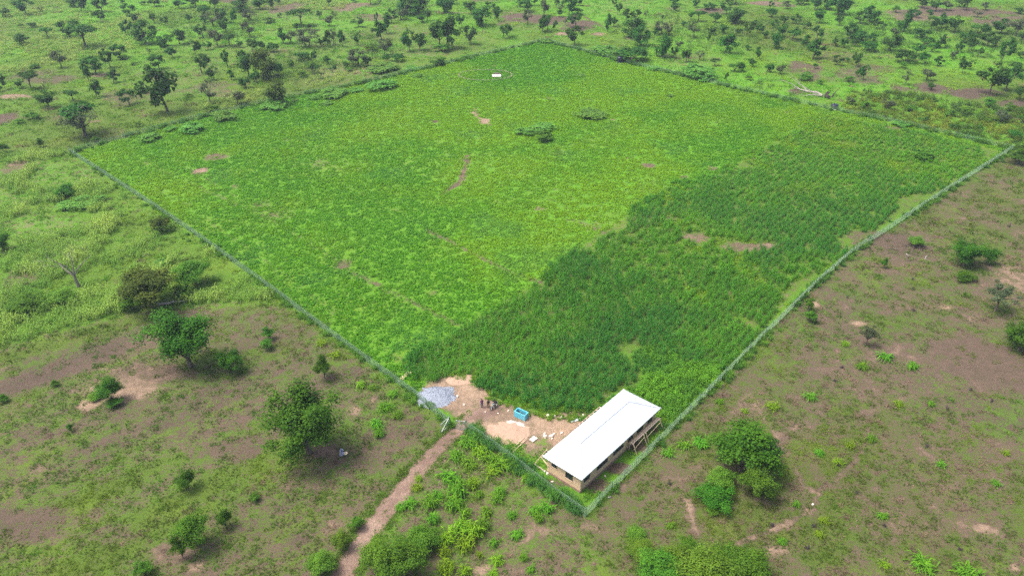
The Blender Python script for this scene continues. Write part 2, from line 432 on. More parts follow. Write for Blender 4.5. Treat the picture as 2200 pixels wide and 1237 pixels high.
M['fence_post'] = plain('green_fence_post', (.13, .25, .18), .6, var=.15)
M['concrete'] = plain('concrete', (.62, .59, .53), .9, var=.12, scale=3)
M['rubble'] = plain('pale_rubble', (.66, .60, .51), .95, var=.15, scale=3)
M['gravel'] = plain('grey_gravel', (.23, .265, .32), .95, var=.28, scale=3.5, bump=.8)
M['black_plastic'] = plain('black_plastic', (.012, .014, .030), .30, var=.2, spec=.6)
M['skin'] = plain('dark_skin', (.075, .042, .028), .6, var=.1)
M['cloth_purple'] = plain('purple_cloth', (.14, .035, .12), .9, var=.2)
M['cloth_pink'] = plain('pink_cloth', (.50, .16, .20), .9, var=.2)
M['cloth_indigo'] = plain('indigo_cloth', (.11, .09, .20), .9, var=.2)
M['cloth_black'] = plain('black_cloth', (.016, .013, .016), .9, var=.2)
M['cloth_brown'] = plain('brown_cloth', (.11, .065, .048), .9, var=.2)
M['cloth_navy'] = plain('navy_cloth', (.016, .020, .04), .9, var=.2)
M['cloth_pale'] = plain('pale_blue_cloth', (.42, .46, .62), .9, var=.15, scale=12)
M['cream'] = plain('cream_enamel', (.78, .68, .44), .5, var=.08)
M['tyre'] = plain('tyre_rubber', (.018, .018, .018), .85)
M['bike_blue'] = plain('bike_enamel', (.10, .20, .24), .3, var=.1)


def roof_material():
    m, nt, out = new_mat('aluminium_roof_sheet')
    p = N(nt, 'ShaderNodeBsdfPrincipled')
    tc = N(nt, 'ShaderNodeTexCoord')
    n = noise_node(nt, .7, 4, .6, tc.outputs['Object'])
    c = mixrgb(nt, mapr(nt, n.outputs[0], .35, .65), (.60, .665, .71), (.66, .72, .76))
    oi = N(nt, 'ShaderNodeObjectInfo')
    c = mixrgb(nt, mapr(nt, oi.outputs['Random'], 0, 1, 0, .35), c, (.52, .58, .63))
    nt.links.new(c, p.inputs['Base Color'])
    p.inputs['Metallic'].default_value = .15; p.inputs['Roughness'].default_value = .38
    nt.links.new(p.outputs[0], out.inputs[0])
    return m


M['roof'] = roof_material()


# ------------------------------------------------------------------ mesh helpers
def link(o, parent=None):
    root_col.objects.link(o)
    if parent is not None:
        o.parent = parent
    return o


def tag(o, label=None, cat=None, group=None, kind=None):
    if label: o['label'] = label
    if cat: o['category'] = cat
    if group: o['group'] = group
    if kind: o['kind'] = kind
    return o


def empty(name, loc, rz=0.0, scale=(1, 1, 1)):
    o = bpy.data.objects.new(name, None)
    o.empty_display_size = .3
    o.location = loc; o.rotation_euler = (0, 0, rz); o.scale = scale
    root_col.objects.link(o)
    return o


class MB:
    def __init__(s):
        s.v = []; s.f = []

    def quad(s, a, b, c, d):
        i = len(s.v); s.v += [tuple(a), tuple(b), tuple(c), tuple(d)]; s.f.append((i, i + 1, i + 2, i + 3))

    def box(s, lo, hi):
        x0, y0, z0 = lo; x1, y1, z1 = hi
        i = len(s.v)
        s.v += [(x0, y0, z0), (x1, y0, z0), (x1, y1, z0), (x0, y1, z0), (x0, y0, z1), (x1, y0, z1), (x1, y1, z1), (x0, y1, z1)]
        s.f += [tuple(i + k for k in q) for q in ((0, 3, 2, 1), (4, 5, 6, 7), (0, 1, 5, 4), (1, 2, 6, 5), (2, 3, 7, 6), (3, 0, 4, 7))]
        return s

    def bar(s, a, b, w, h=None):
        """a square beam from a to b"""
        h = h or w
        a = Vector(a); b = Vector(b); d = (b - a).normalized()
        up = Vector((0, 0, 1)) if abs(d.z) < .95 else Vector((1, 0, 0))
        r = d.cross(up).normalized() * (w / 2); u = r.cross(d).normalized() * (h / 2)
        i = len(s.v)
        for p in (a, b):
            s.v += [tuple(p - r - u), tuple(p + r - u), tuple(p + r + u), tuple(p - r + u)]
        s.f += [tuple(i + k for k in q) for q in ((0, 1, 2, 3), (7, 6, 5, 4), (0, 4, 5, 1), (1, 5, 6, 2), (2, 6, 7, 3), (3, 7, 4, 0))]
        return s

    def tube(s, pts, rad, n=6, cap=True):
        pts = [Vector(p) for p in pts]
        base = len(s.v); k = len(pts)
        for j, p in enumerate(pts):
            d = (pts[min(j + 1, k - 1)] - pts[max(j - 1, 0)]).normalized()
            up = Vector((0, 0, 1)) if abs(d.z) < .9 else Vector((1, 0, 0))
            r = d.cross(up).normalized(); u = r.cross(d)
            for q in range(n):
                a = 2 * math.pi * q / n
                s.v.append(tuple(p + (r * math.cos(a) + u * math.sin(a)) * rad[j]))
        for j in range(k - 1):
            for q in range(n):
                a = base + j * n + q; b = base + j * n + (q + 1) % n
                s.f.append((a, b, b + n, a + n))
        if cap:
            s.f.append(tuple(base + q for q in range(n))[::-1]); s.f.append(tuple(base + (k - 1) * n + q for q in range(n)))
        return s

    def lathe(s, prof, n=20, c=(0, 0)):
        base = len(s.v)
        for r, z in prof:
            for q in range(n):
                a = 2 * math.pi * q / n
                s.v.append((c[0] + r * math.cos(a), c[1] + r * math.sin(a), z))
        for j in range(len(prof) - 1):
            for q in range(n):
                a = base + j * n + q; b = base + j * n + (q + 1) % n
                s.f.append((a, b, b + n, a + n))
        s.f.append(tuple(base + (len(prof) - 1) * n + q for q in range(n)))
        return s

    def mesh(s, name, mat, smooth=False):
        me = bpy.data.meshes.new(name); me.from_pydata(s.v, [], s.f); me.materials.append(mat)
        if smooth:
            me.shade_smooth()
        me.update()
        return me

    def build(s, name, mat, parent=None, smooth=False):
        o = bpy.data.objects.new(name, s.mesh(name, mat, smooth))
        return link(o, parent)


def np_mesh(name, V, F, mat, leafv=None):
    """V (n,3), F (m,k) all faces alike; leafv: value per vertex"""
    V = np.asarray(V, np.float32); F = np.asarray(F, np.int32); k = F.shape[1]
    me = bpy.data.meshes.new(name)
    me.vertices.add(len(V)); me.vertices.foreach_set('co', V.ravel())
    me.loops.add(F.size); me.loops.foreach_set('vertex_index', F.ravel())
    me.polygons.add(len(F)); me.polygons.foreach_set('loop_start', np.arange(0, F.size, k, dtype=np.int32))
    me.update(calc_edges=True)
    if leafv is not None:
        a = me.attributes.new('leafv', 'FLOAT_COLOR', 'POINT')
        c = np.ones((len(V), 4), np.float32); c[:, 0] = leafv; c[:, 1] = leafv; c[:, 2] = leafv
        a.data.foreach_set('color', c.ravel())
    me.materials.append(mat)
    me.validate()
    return me


def leaf_quads(C, Nrm, size, rng, aspect=.55):
    """kite leaves at centres C facing Nrm"""
    n = len(C)
    Nrm = Nrm / (np.linalg.norm(Nrm, axis=1, keepdims=True) + 1e-9)
    t = rng.normal(size=(n, 3)); t -= (t * Nrm).sum(1, keepdims=True) * Nrm
    t /= np.linalg.norm(t, axis=1, keepdims=True) + 1e-9
    b = np.cross(Nrm, t)
    s = np.asarray(size).reshape(-1, 1) * np.ones((n, 1))
    a = t * s * .5; w = b * s * .5 * aspect
    drop = Nrm * s * .10
    V = np.stack([C - a - drop, C + w - a * .1, C + a - drop, C - w - a * .1], 1).reshape(-1, 3)
    F = np.arange(4 * n).reshape(-1, 4)
    return V, F


# ------------------------------------------------------------------ ground
def axis(segs):
    out = []
    for a, b, st in segs:
        out.append(np.arange(a, b, st))
    return np.unique(np.concatenate(out + [np.array([segs[-1][1]])]))


gx = axis([(-2000, -700, 130.0), (-700, -340, 8.0), (-340, -140, 2.0), (-140, 140, .9), (140, 340, 2.0), (340, 700, 8.0), (700, 2001, 130.0)])
gy = axis([(-900, 40, 47.0), (40, 170, .7), (170, 300, 1.3), (300, 480, 2.4), (480, 700, 10.0), (700, 2401, 130.0)])
GX, GY = np.meshgrid(gx, gy)
V = np.stack([GX.ravel(), GY.ravel(), np.zeros(GX.size)], 1)
nx, ny = len(gx), len(gy)
I = (np.arange(ny - 1)[:, None] * nx + np.arange(nx - 1)[None, :]).ravel()
Fq = np.stack([I, I + 1, I + 1 + nx, I + nx], 1)
gme = np_mesh('ground', V, Fq, M['ground'])


def set_cover(me, V):
    b, t, l = ground_state(V[:, 0], V[:, 1])
    c = np.ones((len(V), 4), np.float32); c[:, 0] = b; c[:, 1] = t; c[:, 2] = l
    a = me.attributes.new('cover', 'FLOAT_COLOR', 'POINT'); a.data.foreach_set('color', c.ravel())


set_cover(gme, V)
ground = tag(link(bpy.data.objects.new('ground', gme)), 'flat savanna farmland of weeds and brown soil', kind='structure')


def strip_sheet(name, L, R, z, label, step=.8, jag=.35):
    """a sheet between two edges, with a ragged outline"""
    def resample(P):
        P = np.asarray(P); d = np.r_[0, np.cumsum(np.hypot(*np.diff(P, axis=0).T))]
        return P, d
    P0, d0 = resample(L); P1, d1 = resample(R)
    n = int(max(d0[-1], d1[-1]) / step) + 2
    rows = []
    for i in range(n):
        t = i / (n - 1)
        a = np.array([np.interp(t * d0[-1], d0, P0[:, k]) for k in (0, 1)]); b = np.array([np.interp(t * d1[-1], d1, P1[:, k]) for k in (0, 1)])
        w = (b - a); u = w / (np.hypot(*w) + 1e-6)
        a = a + u * (vnoise(i * .33, 3.3, 1) - .5) * 2 * jag; b = b + u * (vnoise(i * .33, 9.1, 2) - .5) * 2 * jag
        rows.append([a + (b - a) * q / 6 for q in range(7)])
    rows = np.array(rows)
    V = np.concatenate([rows.reshape(-1, 2), np.full((n * 7, 1), z)], 1)
    # wheel ruts and a slight crown give the track its relief
    q = np.tile(np.arange(7), n)
    V[:, 2] += np.where(q == 3, .05, 0) + np.where((q == 2) | (q == 4), .015, 0)
    I = (np.arange(n - 1)[:, None] * 7 + np.arange(6)[None, :]).ravel()
    me = np_mesh(name, V, np.stack([I, I + 1, I + 8, I + 7], 1)[:, ::-1], M['track'])
    set_cover(me, V)
    me.shade_smooth()
    return tag(link(bpy.data.objects.new(name, me)), label, kind='structure')


strip_sheet('dirt_road', at2(ROAD_L), at2(ROAD_R), .006, 'reddish dirt track running from the gate to the lower edge')

# ------------------------------------------------------------------ plants for scattering (kept out of the scene, copied by the scatter)
def ribbons(base, az, length, lift, droop, width, rng):
    """arching blades: root, two joints, tip (two quads and a tip quad)"""
    n = len(base)
    d = np.stack([np.cos(az), np.sin(az), np.zeros(n)], 1); s = np.stack([-np.sin(az), np.cos(az), np.zeros(n)], 1)
    L = length[:, None]; W = (width * .5)[:, None]
    up = np.array([0, 0, 1.0])
    p0 = base
    p1 = base + d * L * .32 + up * (lift * length * .45)[:, None]
    p2 = base + d * L * .68 + up * ((lift * .62 - droop * .25) * length)[:, None]
    p3 = base + d * L * .98 + up * ((lift * .55 - droop * .75) * length)[:, None]
    V = np.stack([p0 - s * W * .6, p0 + s * W * .6, p1 - s * W, p1 + s * W, p2 - s * W * .8, p2 + s * W * .8, p3 - s * W * .12, p3 + s * W * .12], 1)
    V[:, :, 2] = np.maximum(V[:, :, 2], .01)
    F = np.array([[0, 1, 3, 2], [2, 3, 5, 4], [4, 5, 7, 6]])
    Fa = (F[None] + np.arange(n)[:, None, None] * 8).reshape(-1, 4)
    return V.reshape(-1, 3), Fa, np.repeat(rng.random(n), 8)


def proto_col(name, meshes):
    c = bpy.data.collections.new(name)
    for i, me in enumerate(meshes):
        o = bpy.data.objects.new('%s_%02d' % (name, i), me); c.objects.link(o)
    return c


def maize_patch(seed, plants=6, half=.8, height=1.5, leafn=9, leaf_len=.75, width=.085):
    rng = np.random.default_rng(seed)
    Vs, Fs, Ls = [], [], []; off = 0
    for _ in range(plants):
        x, y = rng.uniform(-half, half, 2); h = height * rng.uniform(.75, 1.15)
        tone = rng.uniform(-.25, .25)
        k = np.arange(leafn)
        z = h * (.12 + .72 * k / leafn)
        az = k * 2.4 + rng.uniform(0, 6.28) + rng.normal(0, .4, leafn)
        base = np.stack([np.full(leafn, x), np.full(leafn, y), z], 1)
        V, F, L = ribbons(base, az, leaf_len * rng.uniform(.7, 1.15, leafn) * h / 1.5, rng.uniform(.55, 1.0, leafn), rng.uniform(.5, 1.1, leafn), np.full(leafn, width) * rng.uniform(.8, 1.2, leafn), rng)
        # stalk and tassel
        sv = np.array([[x - .02, y, 0], [x + .02, y, 0], [x + .012, y, h * .95], [x - .012, y, h * .95], [x, y - .02, 0], [x, y + .02, 0], [x, y + .012, h * .95], [x, y - .012, h * .95]])
        V = np.concatenate([V, sv]); n = len(V); F = np.concatenate([F, [[n - 8, n - 7, n - 6, n - 5], [n - 4, n - 3, n - 2, n - 1]]])
        L = np.concatenate([L, np.full(8, .6)])
        Vs.append(V); Fs.append(F + off); Ls.append(np.clip(L * .7 + .15 + tone, 0, 1)); off += n
    return np_mesh('maize_patch', np.concatenate(Vs), np.concatenate(Fs), M['crop'], np.concatenate(Ls))


def leafy_patch(seed, plants=12, half=1.0, height=.42, radius=.33, leaves=16, leaf=.16):
    rng = np.random.default_rng(seed)
    Cs, Ns, Lv, Sz = [], [], [], []
    for _ in range(plants):
        c = np.r_[rng.uniform(-half, half, 2), 0]; h = height * rng.uniform(.6, 1.25); r = radius * rng.uniform(.7, 1.2)
        d = rng.normal(size=(leaves, 3)); d[:, 2] = np.abs(d[:, 2]) * .9 + .15; d /= np.linalg.norm(d, axis=1, keepdims=True)
        rr = rng.uniform(.55, 1.0, (leaves, 1))
        Cs.append(c + d * rr * np.array([r, r, h])); Ns.append(d * .6 + np.array([0, 0, .8]) + rng.normal(0, .35, (leaves, 3)))
        Lv.append(np.clip(rng.uniform(.1, .9) + rng.normal(0, .18, leaves), 0, 1)); Sz.append(np.full(leaves, leaf) * rng.uniform(.7, 1.3, leaves))
    V, F = leaf_quads(np.concatenate(Cs), np.concatenate(Ns), np.concatenate(Sz), rng, .75)
    V[:, 2] = np.maximum(V[:, 2], .01)
    return np_mesh('leafy_patch', V, F, M['crop'], np.repeat(np.concatenate(Lv), 4))


def grass_patch(seed, tufts=14, half=1.0, height=.35, blades=7, width=.035, spread=1.0):
    rng = np.random.default_rng(seed)
    n = tufts * blades
    base = np.repeat(np.c_[rng.uniform(-half, half, (tufts, 2)), np.zeros(tufts)], blades, 0) + np.c_[rng.normal(0, .05, (n, 2)), np.zeros(n)]
    hh = np.repeat(rng.uniform(.5, 1.3, tufts), blades) * height
    V, F, L = ribbons(base, rng.uniform(0, 6.28, n), hh * rng.uniform(.8, 1.3, n) * spread, rng.uniform(.9, 1.8, n) / spread, rng.uniform(.2, .7, n), np.full(n, width) * rng.uniform(.7, 1.4, n), rng)
    L = np.clip(np.repeat(np.repeat(rng.random(tufts), blades), 8) * .6 + L * .4, 0, 1)
    return np_mesh('grass_patch', V, F, M['crop'], L)


PROTO = {
    'maize': proto_col('maize_plants', [maize_patch(s, 6, .8, 1.6) for s in range(6)]),
    'sorghum': proto_col('sorghum_plants', [maize_patch(s + 40, 6, .9, 1.35, 7, .85, .07) for s in range(5)]),
    'bean': proto_col('bean_plants', [leafy_patch(s + 80, 15, 1.05) for s in range(6)]),
    'grass': proto_col('grass_tufts', [grass_patch(s + 120) for s in range(4)] + [leafy_patch(s + 140, 7, 1.0, .25, .22, 9, .13) for s in range(3)]),
    'tall': proto_col('tall_grasses', [grass_patch(s + 160, 10, .7, 1.1, 12, .05, .75) for s in range(4)]),
    'bushy': proto_col('bushy_weeds', [leafy_patch(s + 180, 6, .6, 1.15, .55, 46, .17) for s in range(5)]),
}


def scatter_group(col):
    ng = bpy.data.node_groups.new('scatter_' + col.name, 'GeometryNodeTree')
    ng.interface.new_socket('Geometry', in_out='INPUT', socket_type='NodeSocketGeometry')
    ng.interface.new_socket('Geometry', in_out='OUTPUT', socket_type='NodeSocketGeometry')
    gi = ng.nodes.new('NodeGroupInput'); go = ng.nodes.new('NodeGroupOutput')
    iop = ng.nodes.new('GeometryNodeInstanceOnPoints'); ci = ng.nodes.new('GeometryNodeCollectionInfo')
    ci.inputs['Collection'].default_value = col; ci.inputs['Separate Children'].default_value = True; ci.inputs['Reset Children'].default_value = True
    def named(nm, typ):
        a = ng.nodes.new('GeometryNodeInputNamedAttribute'); a.data_type = typ; a.inputs['Name'].default_value = nm
        return a.outputs['Attribute']
    cx = ng.nodes.new('ShaderNodeCombineXYZ'); ng.links.new(named('turn', 'FLOAT'), cx.inputs[2])
    ng.links.new(gi.outputs[0], iop.inputs['Points']); ng.links.new(ci.outputs[0], iop.inputs['Instance'])
    iop.inputs['Pick Instance'].default_value = True
    ng.links.new(named('pick', 'INT'), iop.inputs['Instance Index'])
    e2r = ng.nodes.new('FunctionNodeEulerToRotation'); ng.links.new(cx.outputs[0], e2r.inputs[0]); ng.links.new(e2r.outputs[0], iop.inputs['Rotation'])
    ng.links.new(named('size', 'FLOAT_VECTOR'), iop.inputs['Scale'])
    ng.links.new(iop.outputs[0], go.inputs[0])
    return ng


GROUPS = {k: scatter_group(c) for k, c in PROTO.items()}


def scatter(name, proto, X, Y, size, hscale, tint, label, turn=None, narrow=1.0):
    n = len(X)
    turn = RNG.uniform(0, 6.28, n) if turn is None else turn
    me = bpy.data.meshes.new(name); me.vertices.add(n)
    co = np.zeros((n, 3), np.float32); co[:, 0] = X; co[:, 1] = Y
    me.vertices.foreach_set('co', co.ravel())
    me.attributes.new('turn', 'FLOAT', 'POINT').data.foreach_set('value', turn.astype(np.float32))
    me.attributes.new('pick', 'INT', 'POINT').data.foreach_set('value', RNG.integers(0, len(PROTO[proto].objects), n).astype(np.int32))
    s = np.stack([size, size * narrow, size * hscale], 1).astype(np.float32)
    me.attributes.new('size', 'FLOAT_VECTOR', 'POINT').data.foreach_set('vector', s.ravel())
    t = np.ones((n, 4), np.float32); t[:, :3] = tint
    me.attributes.new('tint', 'FLOAT_COLOR', 'POINT').data.foreach_set('color', t.ravel())
    o = link(bpy.data.objects.new(name, me))
    md = o.modifiers.new('scatter', 'NODES'); md.node_group = GROUPS[proto]
    tag(o, label, None, None, 'stuff')
    print('scatter', name, n)
    return o


def jgrid(P, step, pad=2.0):
    """jittered grid over the bounding box of P, kept to what the photo sees"""
    lo = P.min(0) - pad; hi = P.max(0) + pad
    x = np.arange(lo[0], hi[0], step); y = np.arange(lo[1], hi[1], step)
    X, Y = np.meshgrid(x, y); X = X.ravel() + RNG.uniform(-.5, .5, X.size) * step; Y = Y.ravel() + RNG.uniform(-.5, .5, Y.size) * step
    px, py = proj(X, Y)
    k = (px > -70) & (px < 2270) & (py > -40) & (py < 1330)
    return X[k], Y[k]


def lerp3(a, b, t):
    t = np.asarray(t)[:, None]
    return np.array(a)[None] * (1 - t) + np.array(b)[None] * t


def fence_dist(X, Y):
    return np.minimum.reduce([linedist(P, X, Y) for P in FENCE.values()])


BLD_NEAR = Vector((9.71, 75.39)); BU = Vector((.6645, .7473)); BV = Vector((-.7473, .6645)); BLEN, BWID, EAVE = 20.5, 7.05, 3.2


def in_building(X, Y, pad=0.0):
    a = (X - BLD_NEAR.x) * BU.x + (Y - BLD_NEAR.y) * BU.y; b = (X - BLD_NEAR.x) * BV.x + (Y - BLD_NEAR.y) * BV.y
    return (a > .2 - pad) & (a < BLEN - .2 + pad) & (b > .2 - pad) & (b < BWID - .2 + pad)


# maize inside the fence
def row_grid(P, along, across, ang):
    """points in planted rows: rows run at ang, across metres apart"""
    c, s_ = math.cos(ang), math.sin(ang)
    u = P[:, 0] * c + P[:, 1] * s_; v = -P[:, 0] * s_ + P[:, 1] * c
    U, Vv = np.meshgrid(np.arange(u.min() - 3, u.max() + 3, along), np.arange(v.min() - 3, v.max() + 3, across))
    U = U.ravel() + RNG.uniform(-.5, .5, U.size) * along
    Vv = Vv.ravel() + RNG.normal(0, .10, Vv.size) + (vnoise(U / 14, Vv.ravel() / 30, 5) - .5) * 1.2
    X = U * c - Vv * s_; Y = U * s_ + Vv * c
    px, py = proj(X, Y); k = (px > -70) & (px < 2270) & (py > -40) & (py < 1330)
    return X[k], Y[k]


ROW = math.atan2(FENCE['right'][3][1] - FENCE['right'][0][1], FENCE['right'][3][0] - FENCE['right'][0][0])
X, Y = row_grid(CORN, 1.0, 1.4, ROW)
amp = 4 + 12 * sstep(98, 120, Y)
ins = inside(CORN, X + (fbm(X, Y, 11, 21) - .5) * amp, Y + (fbm(X, Y, 11, 22) - .5) * amp) & (fence_dist(X, Y) > 1.2) & inside(FARM, X, Y) & ~in_building(X, Y, 1.5)
sb, _, _ = spot_field(X, Y)
far = sstep(130, 205, Y); nz = fbm(X, Y, 22, 23); nz2 = fbm(X, Y, 9, 24)
dens = 1.0 - .25 * far - sstep(.50, .66, nz) * .55 * sstep(112, 150, Y) - sb * 1.1
gap = ins & (dens < .85) & (sb < .4) & (RNG.random(X.size) < 1.1 - dens) & (Y > 105)
GAPX, GAPY = X[gap], Y[gap]
ins &= RNG.random(X.size) < dens
X, Y, far, nz, nz2 = X[ins], Y[ins], far[ins], nz[ins], nz2[ins]
dark = np.clip(sstep(.62, .40, nz) * .55 + (1 - far) * .55 + (nz2 - .5) * .7, 0, 1)
tint = lerp3((.120, .335, .018), (.046, .195, .026), dark)
tint = tint * (1 - (sstep(.60, .76, nz2) * far * .5)[:, None]) + np.array((.20, .36, .018)) * (sstep(.60, .76, nz2) * far * .5)[:, None]
scatter('maize_crop', 'maize', X, Y, RNG.uniform(.85, 1.15, X.size), 1.0 - .42 * far + (nz2 - .5) * .4, tint * RNG.uniform(.85, 1.15, (X.size, 1)), 'dark green maize standing behind the white roofed building', ROW + RNG.choice([0, math.pi], X.size) + RNG.normal(0, .12, X.size), .62)

# low leafy crop over the rest of the fenced field
X, Y = jgrid(FARM, 1.45)
ins = inside(FARM, X, Y) & ~inside(CORN, X, Y) & ~inside(WEEDS, X, Y) & ~inside(YARD, X, Y) & (fence_dist(X, Y) > .8) & ~in_building(X, Y, 1.2)
b, t, l = ground_state(X, Y)
ins &= RNG.random(X.size) < (1.12 - b * 1.25)
ins &= linedist(YARD, X, Y, True) > .8
ins &= ~inside(at2([(960, 900), (1010, 915), (1258, 1110), (1440, 930), (1420, 880), (1160, 980), (1060, 940)]), X, Y)
X, Y, b = X[ins], Y[ins], b[ins]
n1 = fbm(X, Y, 30, 31); n2 = fbm(X, Y, 8, 32)
yel = np.clip(sstep(.36, .64, n1) * .85 + (n2 - .5) * .6 + b * .4 + RNG.normal(0, .08, X.size), 0, 1)
tint = lerp3((.084, .278, .012), (.185, .370, .012), yel)
teal = sstep(.66, .78, fbm(X, Y, 16, 34)); tint = tint * (1 - teal[:, None] * .45) + np.array((.075, .24, .05)) * teal[:, None] * .45
scatter('bean_crop', 'bean', X, Y, RNG.uniform(.85, 1.2, X.size), .75 + n2 * .6, tint * RNG.uniform(.94, 1.06, (X.size, 1)), 'bright green low leafy crop filling most of the fenced field')

n1 = fbm(GAPX, GAPY, 9, 33)
scatter('maize_gap_weeds', 'bean', GAPX, GAPY, RNG.uniform(.7, 1.1, GAPX.size), .7 + n1 * .8, lerp3((.085, .240, .014), (.165, .320, .014), sstep(.35, .65, n1)), 'yellowish low weeds filling the thin strips of the maize')

# shaggy weeds beside the building
X, Y = jgrid(WEEDS, .9)
ins = inside(WEEDS, X, Y) & (fence_dist(X, Y) > 1.2) & ~in_building(X, Y, 1.0)
X, Y = X[ins], Y[ins]; n1 = fbm(X, Y, 5, 41)
tint = lerp3((.050, .165, .022), (.115, .30, .022), sstep(.35, .65, n1))
scatter('tall_weeds', 'bushy', X, Y, RNG.uniform(.75, 1.15, X.size) * (.65 + n1 * .7), .8 + n1 * .7, tint, 'shaggy bright weeds between the maize and the white roofed building')

# rank grass along the fences and round the building
def edge_band():
    Xs, Ys, Hs, Ts = [], [], [], []
    for k, P in FENCE.items():
        d = np.r_[0, np.cumsum(np.hypot(*np.diff(P, axis=0).T))]
        n = int(d[-1] / (.55 if k in ('front', 'left', 'right') else .8))
        t = RNG.uniform(0, d[-1], n)
        x = np.interp(t, d, P[:, 0]) + RNG.normal(0, .55, n); y = np.interp(t, d, P[:, 1]) + RNG.normal(0, .55, n)
        nn = fbm(x, y, 10, 51)
        if k in ('far_left', 'far_right'):
            x = x + RNG.normal(0, .8, n); h = RNG.uniform(.6, 1.0, n) * (.5 + nn); keep = nn > .35
        elif k == 'right':
            h = RNG.uniform(.5, .9, n) * (.5 + .7 * nn); keep = (nn > .38)
        elif k == 'left':
            h = RNG.uniform(.5, .9, n) * (.4 + .7 * nn); keep = (nn > .42) | (y < 105)
        else:
            h = RNG.uniform(.8, 1.3, n); keep = nn > .1
        Xs.append(x[keep]); Ys.append(y[keep]); Hs.append(h[keep])
        base = lerp3((.060, .17, .030), (.115, .27, .026), RNG.random(keep.sum()))
        if k == 'front':
            base = lerp3((.040, .135, .036), (.095, .26, .030), RNG.random(keep.sum()))
        Ts.append(base)
    X = np.concatenate(Xs); Y = np.concatenate(Ys); px, py = proj(X, Y)
    k = (px > -60) & (px < 2260)
    return X[k], Y[k], np.concatenate(Hs)[k], np.concatenate(Ts)[k]


X, Y, Hh, tint = edge_band()
scatter('fence_line_grass', 'tall', X, Y, Hh, np.full(X.size, 1.0), tint, 'rank green grass growing along the wire fence')
P = at2([(960, 900), (1010, 915), (1258, 1105), (1450, 915), (1425, 880), (1180, 975), (1060, 940)])
X, Y = jgrid(P, .8)
ins = inside(P, X, Y) & ~in_building(X, Y, .7) & ~inside(YARD, X, Y)
n1 = fbm(X, Y, 5, 61) - .45 * spot_field(X, Y)[0]; ins &= RNG.random(X.size) < sstep(.22, .46, n1)
X, Y = X[ins], Y[ins]
tint = lerp3((.065, .19, .018), (.17, .31, .022), RNG.random(X.size))
scatter('yard_weeds', 'grass', X, Y, RNG.uniform(.6, 1.0, X.size), RNG.uniform(.8, 1.6, X.size), tint, 'ragged green weeds round the foot of the white roofed building')
P = at2([(1060, 850), (1150, 888), (1262, 897), (1258, 885), (1140, 868), (1085, 845), (1020, 812), (985, 803)])
X, Y = jgrid(P, .8, 1.0); ins = (linedist(P, X, Y) < 1.4) & (linedist(P[:1], X, Y) > 0) & ~in_building(X, Y, .5)
X, Y = X[ins], Y[ins]
scatter('yard_edge_grass', 'tall', X, Y, RNG.uniform(.35, .6, X.size), RNG.uniform(.6, 1.0, X.size), lerp3((.075, .21, .018), (.17, .30, .022), RNG.random(X.size)), 'bright grass fringe between the bare yard and the maize')

# sorghum and weeds on the land left of the fence
X, Y = jgrid(LEFT_MID, 1.15)
n1 = fbm(X, Y, 9, 71, 3); n2 = fbm(X, Y, 6, 72)
px, py = proj(X, Y)
wt = sstep(530, 570, py) * sstep(.36, .46, n1) + sstep(.50, .56, n1) * .9
ins = inside(LEFT_MID, X, Y) & (fence_dist(X, Y) > 1.5) & (RNG.random(X.size) < wt)
X, Y, n2 = X[ins], Y[ins], n2[ins]
tint = lerp3((.130, .300, .040), (.330, .480, .100), np.clip(.5 + (n2 - .5) * 2, 0, 1))
scatter('sorghum_crop', 'sorghum', X, Y, RNG.uniform(.75, 1.25, X.size) * (.55 + .9 * n2), .85 + n2 * .9, tint, 'pale yellowish green sorghum left of the wire fence')

# ground cover outside: tufts and small weeds, thicker where the ground is less bare
Fr = at2([(-60, -40), (2260, -40), (2260, 1330), (-60, 1330)])


def cover_band(name, y0, y1, step, size, label):
    X, Y = jgrid(np.array([[Fr[:, 0].min(), y0], [Fr[:, 0].max(), y1]]), step, 0)
    ins = ~inside(FARM, X, Y) & ~inside(ROAD, X, Y) & (linedist(ROAD, X, Y, True) > .25)
    X, Y = X[ins], Y[ins]
    b, t, l = ground_state(X, Y); n1 = fbm(X, Y, 4, 81)
    ins = RNG.random(X.size) < np.clip((1.0 - b) * 1.15 * (.35 + 1.3 * sstep(.3, .62, n1)), 0, 1)
    X, Y, l, b = X[ins], Y[ins], l[ins], b[ins]
    n2 = fbm(X, Y, 12, 82)
    tint = lerp3((.100, .145, .022), (.088, .265, .015), np.clip(l + RNG.normal(0, .2, X.size), 0, 1))
    yl = sstep(.5, .72, n2) * .7
    tint = tint * (1 - yl[:, None]) + np.array((.185, .30, .018)) * yl[:, None]
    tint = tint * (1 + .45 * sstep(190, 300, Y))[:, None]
    rt = inside(RIGHT, X, Y)
    tint[rt] = tint[rt] * .85
    lw = inside(LEFT_LOW, X, Y)
    tint[lw] = tint[lw] * .74
    fr_ = inside(FRONT, X, Y)
    tint[fr_] = tint[fr_] * .85
    dry = RNG.random(X.size) < np.where(rt, .22, .05)
    tint[dry] = np.array((.24, .17, .125)) * RNG.uniform(.6, 1.2, (dry.sum(), 1))
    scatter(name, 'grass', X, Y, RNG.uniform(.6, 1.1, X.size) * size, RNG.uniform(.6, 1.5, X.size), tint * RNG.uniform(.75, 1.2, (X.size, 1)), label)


cover_band('near_grass', 55, 130, .95, .75, 'short weeds and grass tufts over the brown soil in the foreground')
cover_band('middle_grass', 130, 235, 1.7, 1.2, 'short weeds and grass tufts beside the fenced field')
cover_band('far_grass', 235, 470, 3.0, 1.9, 'short grass of the fields beyond the fence')

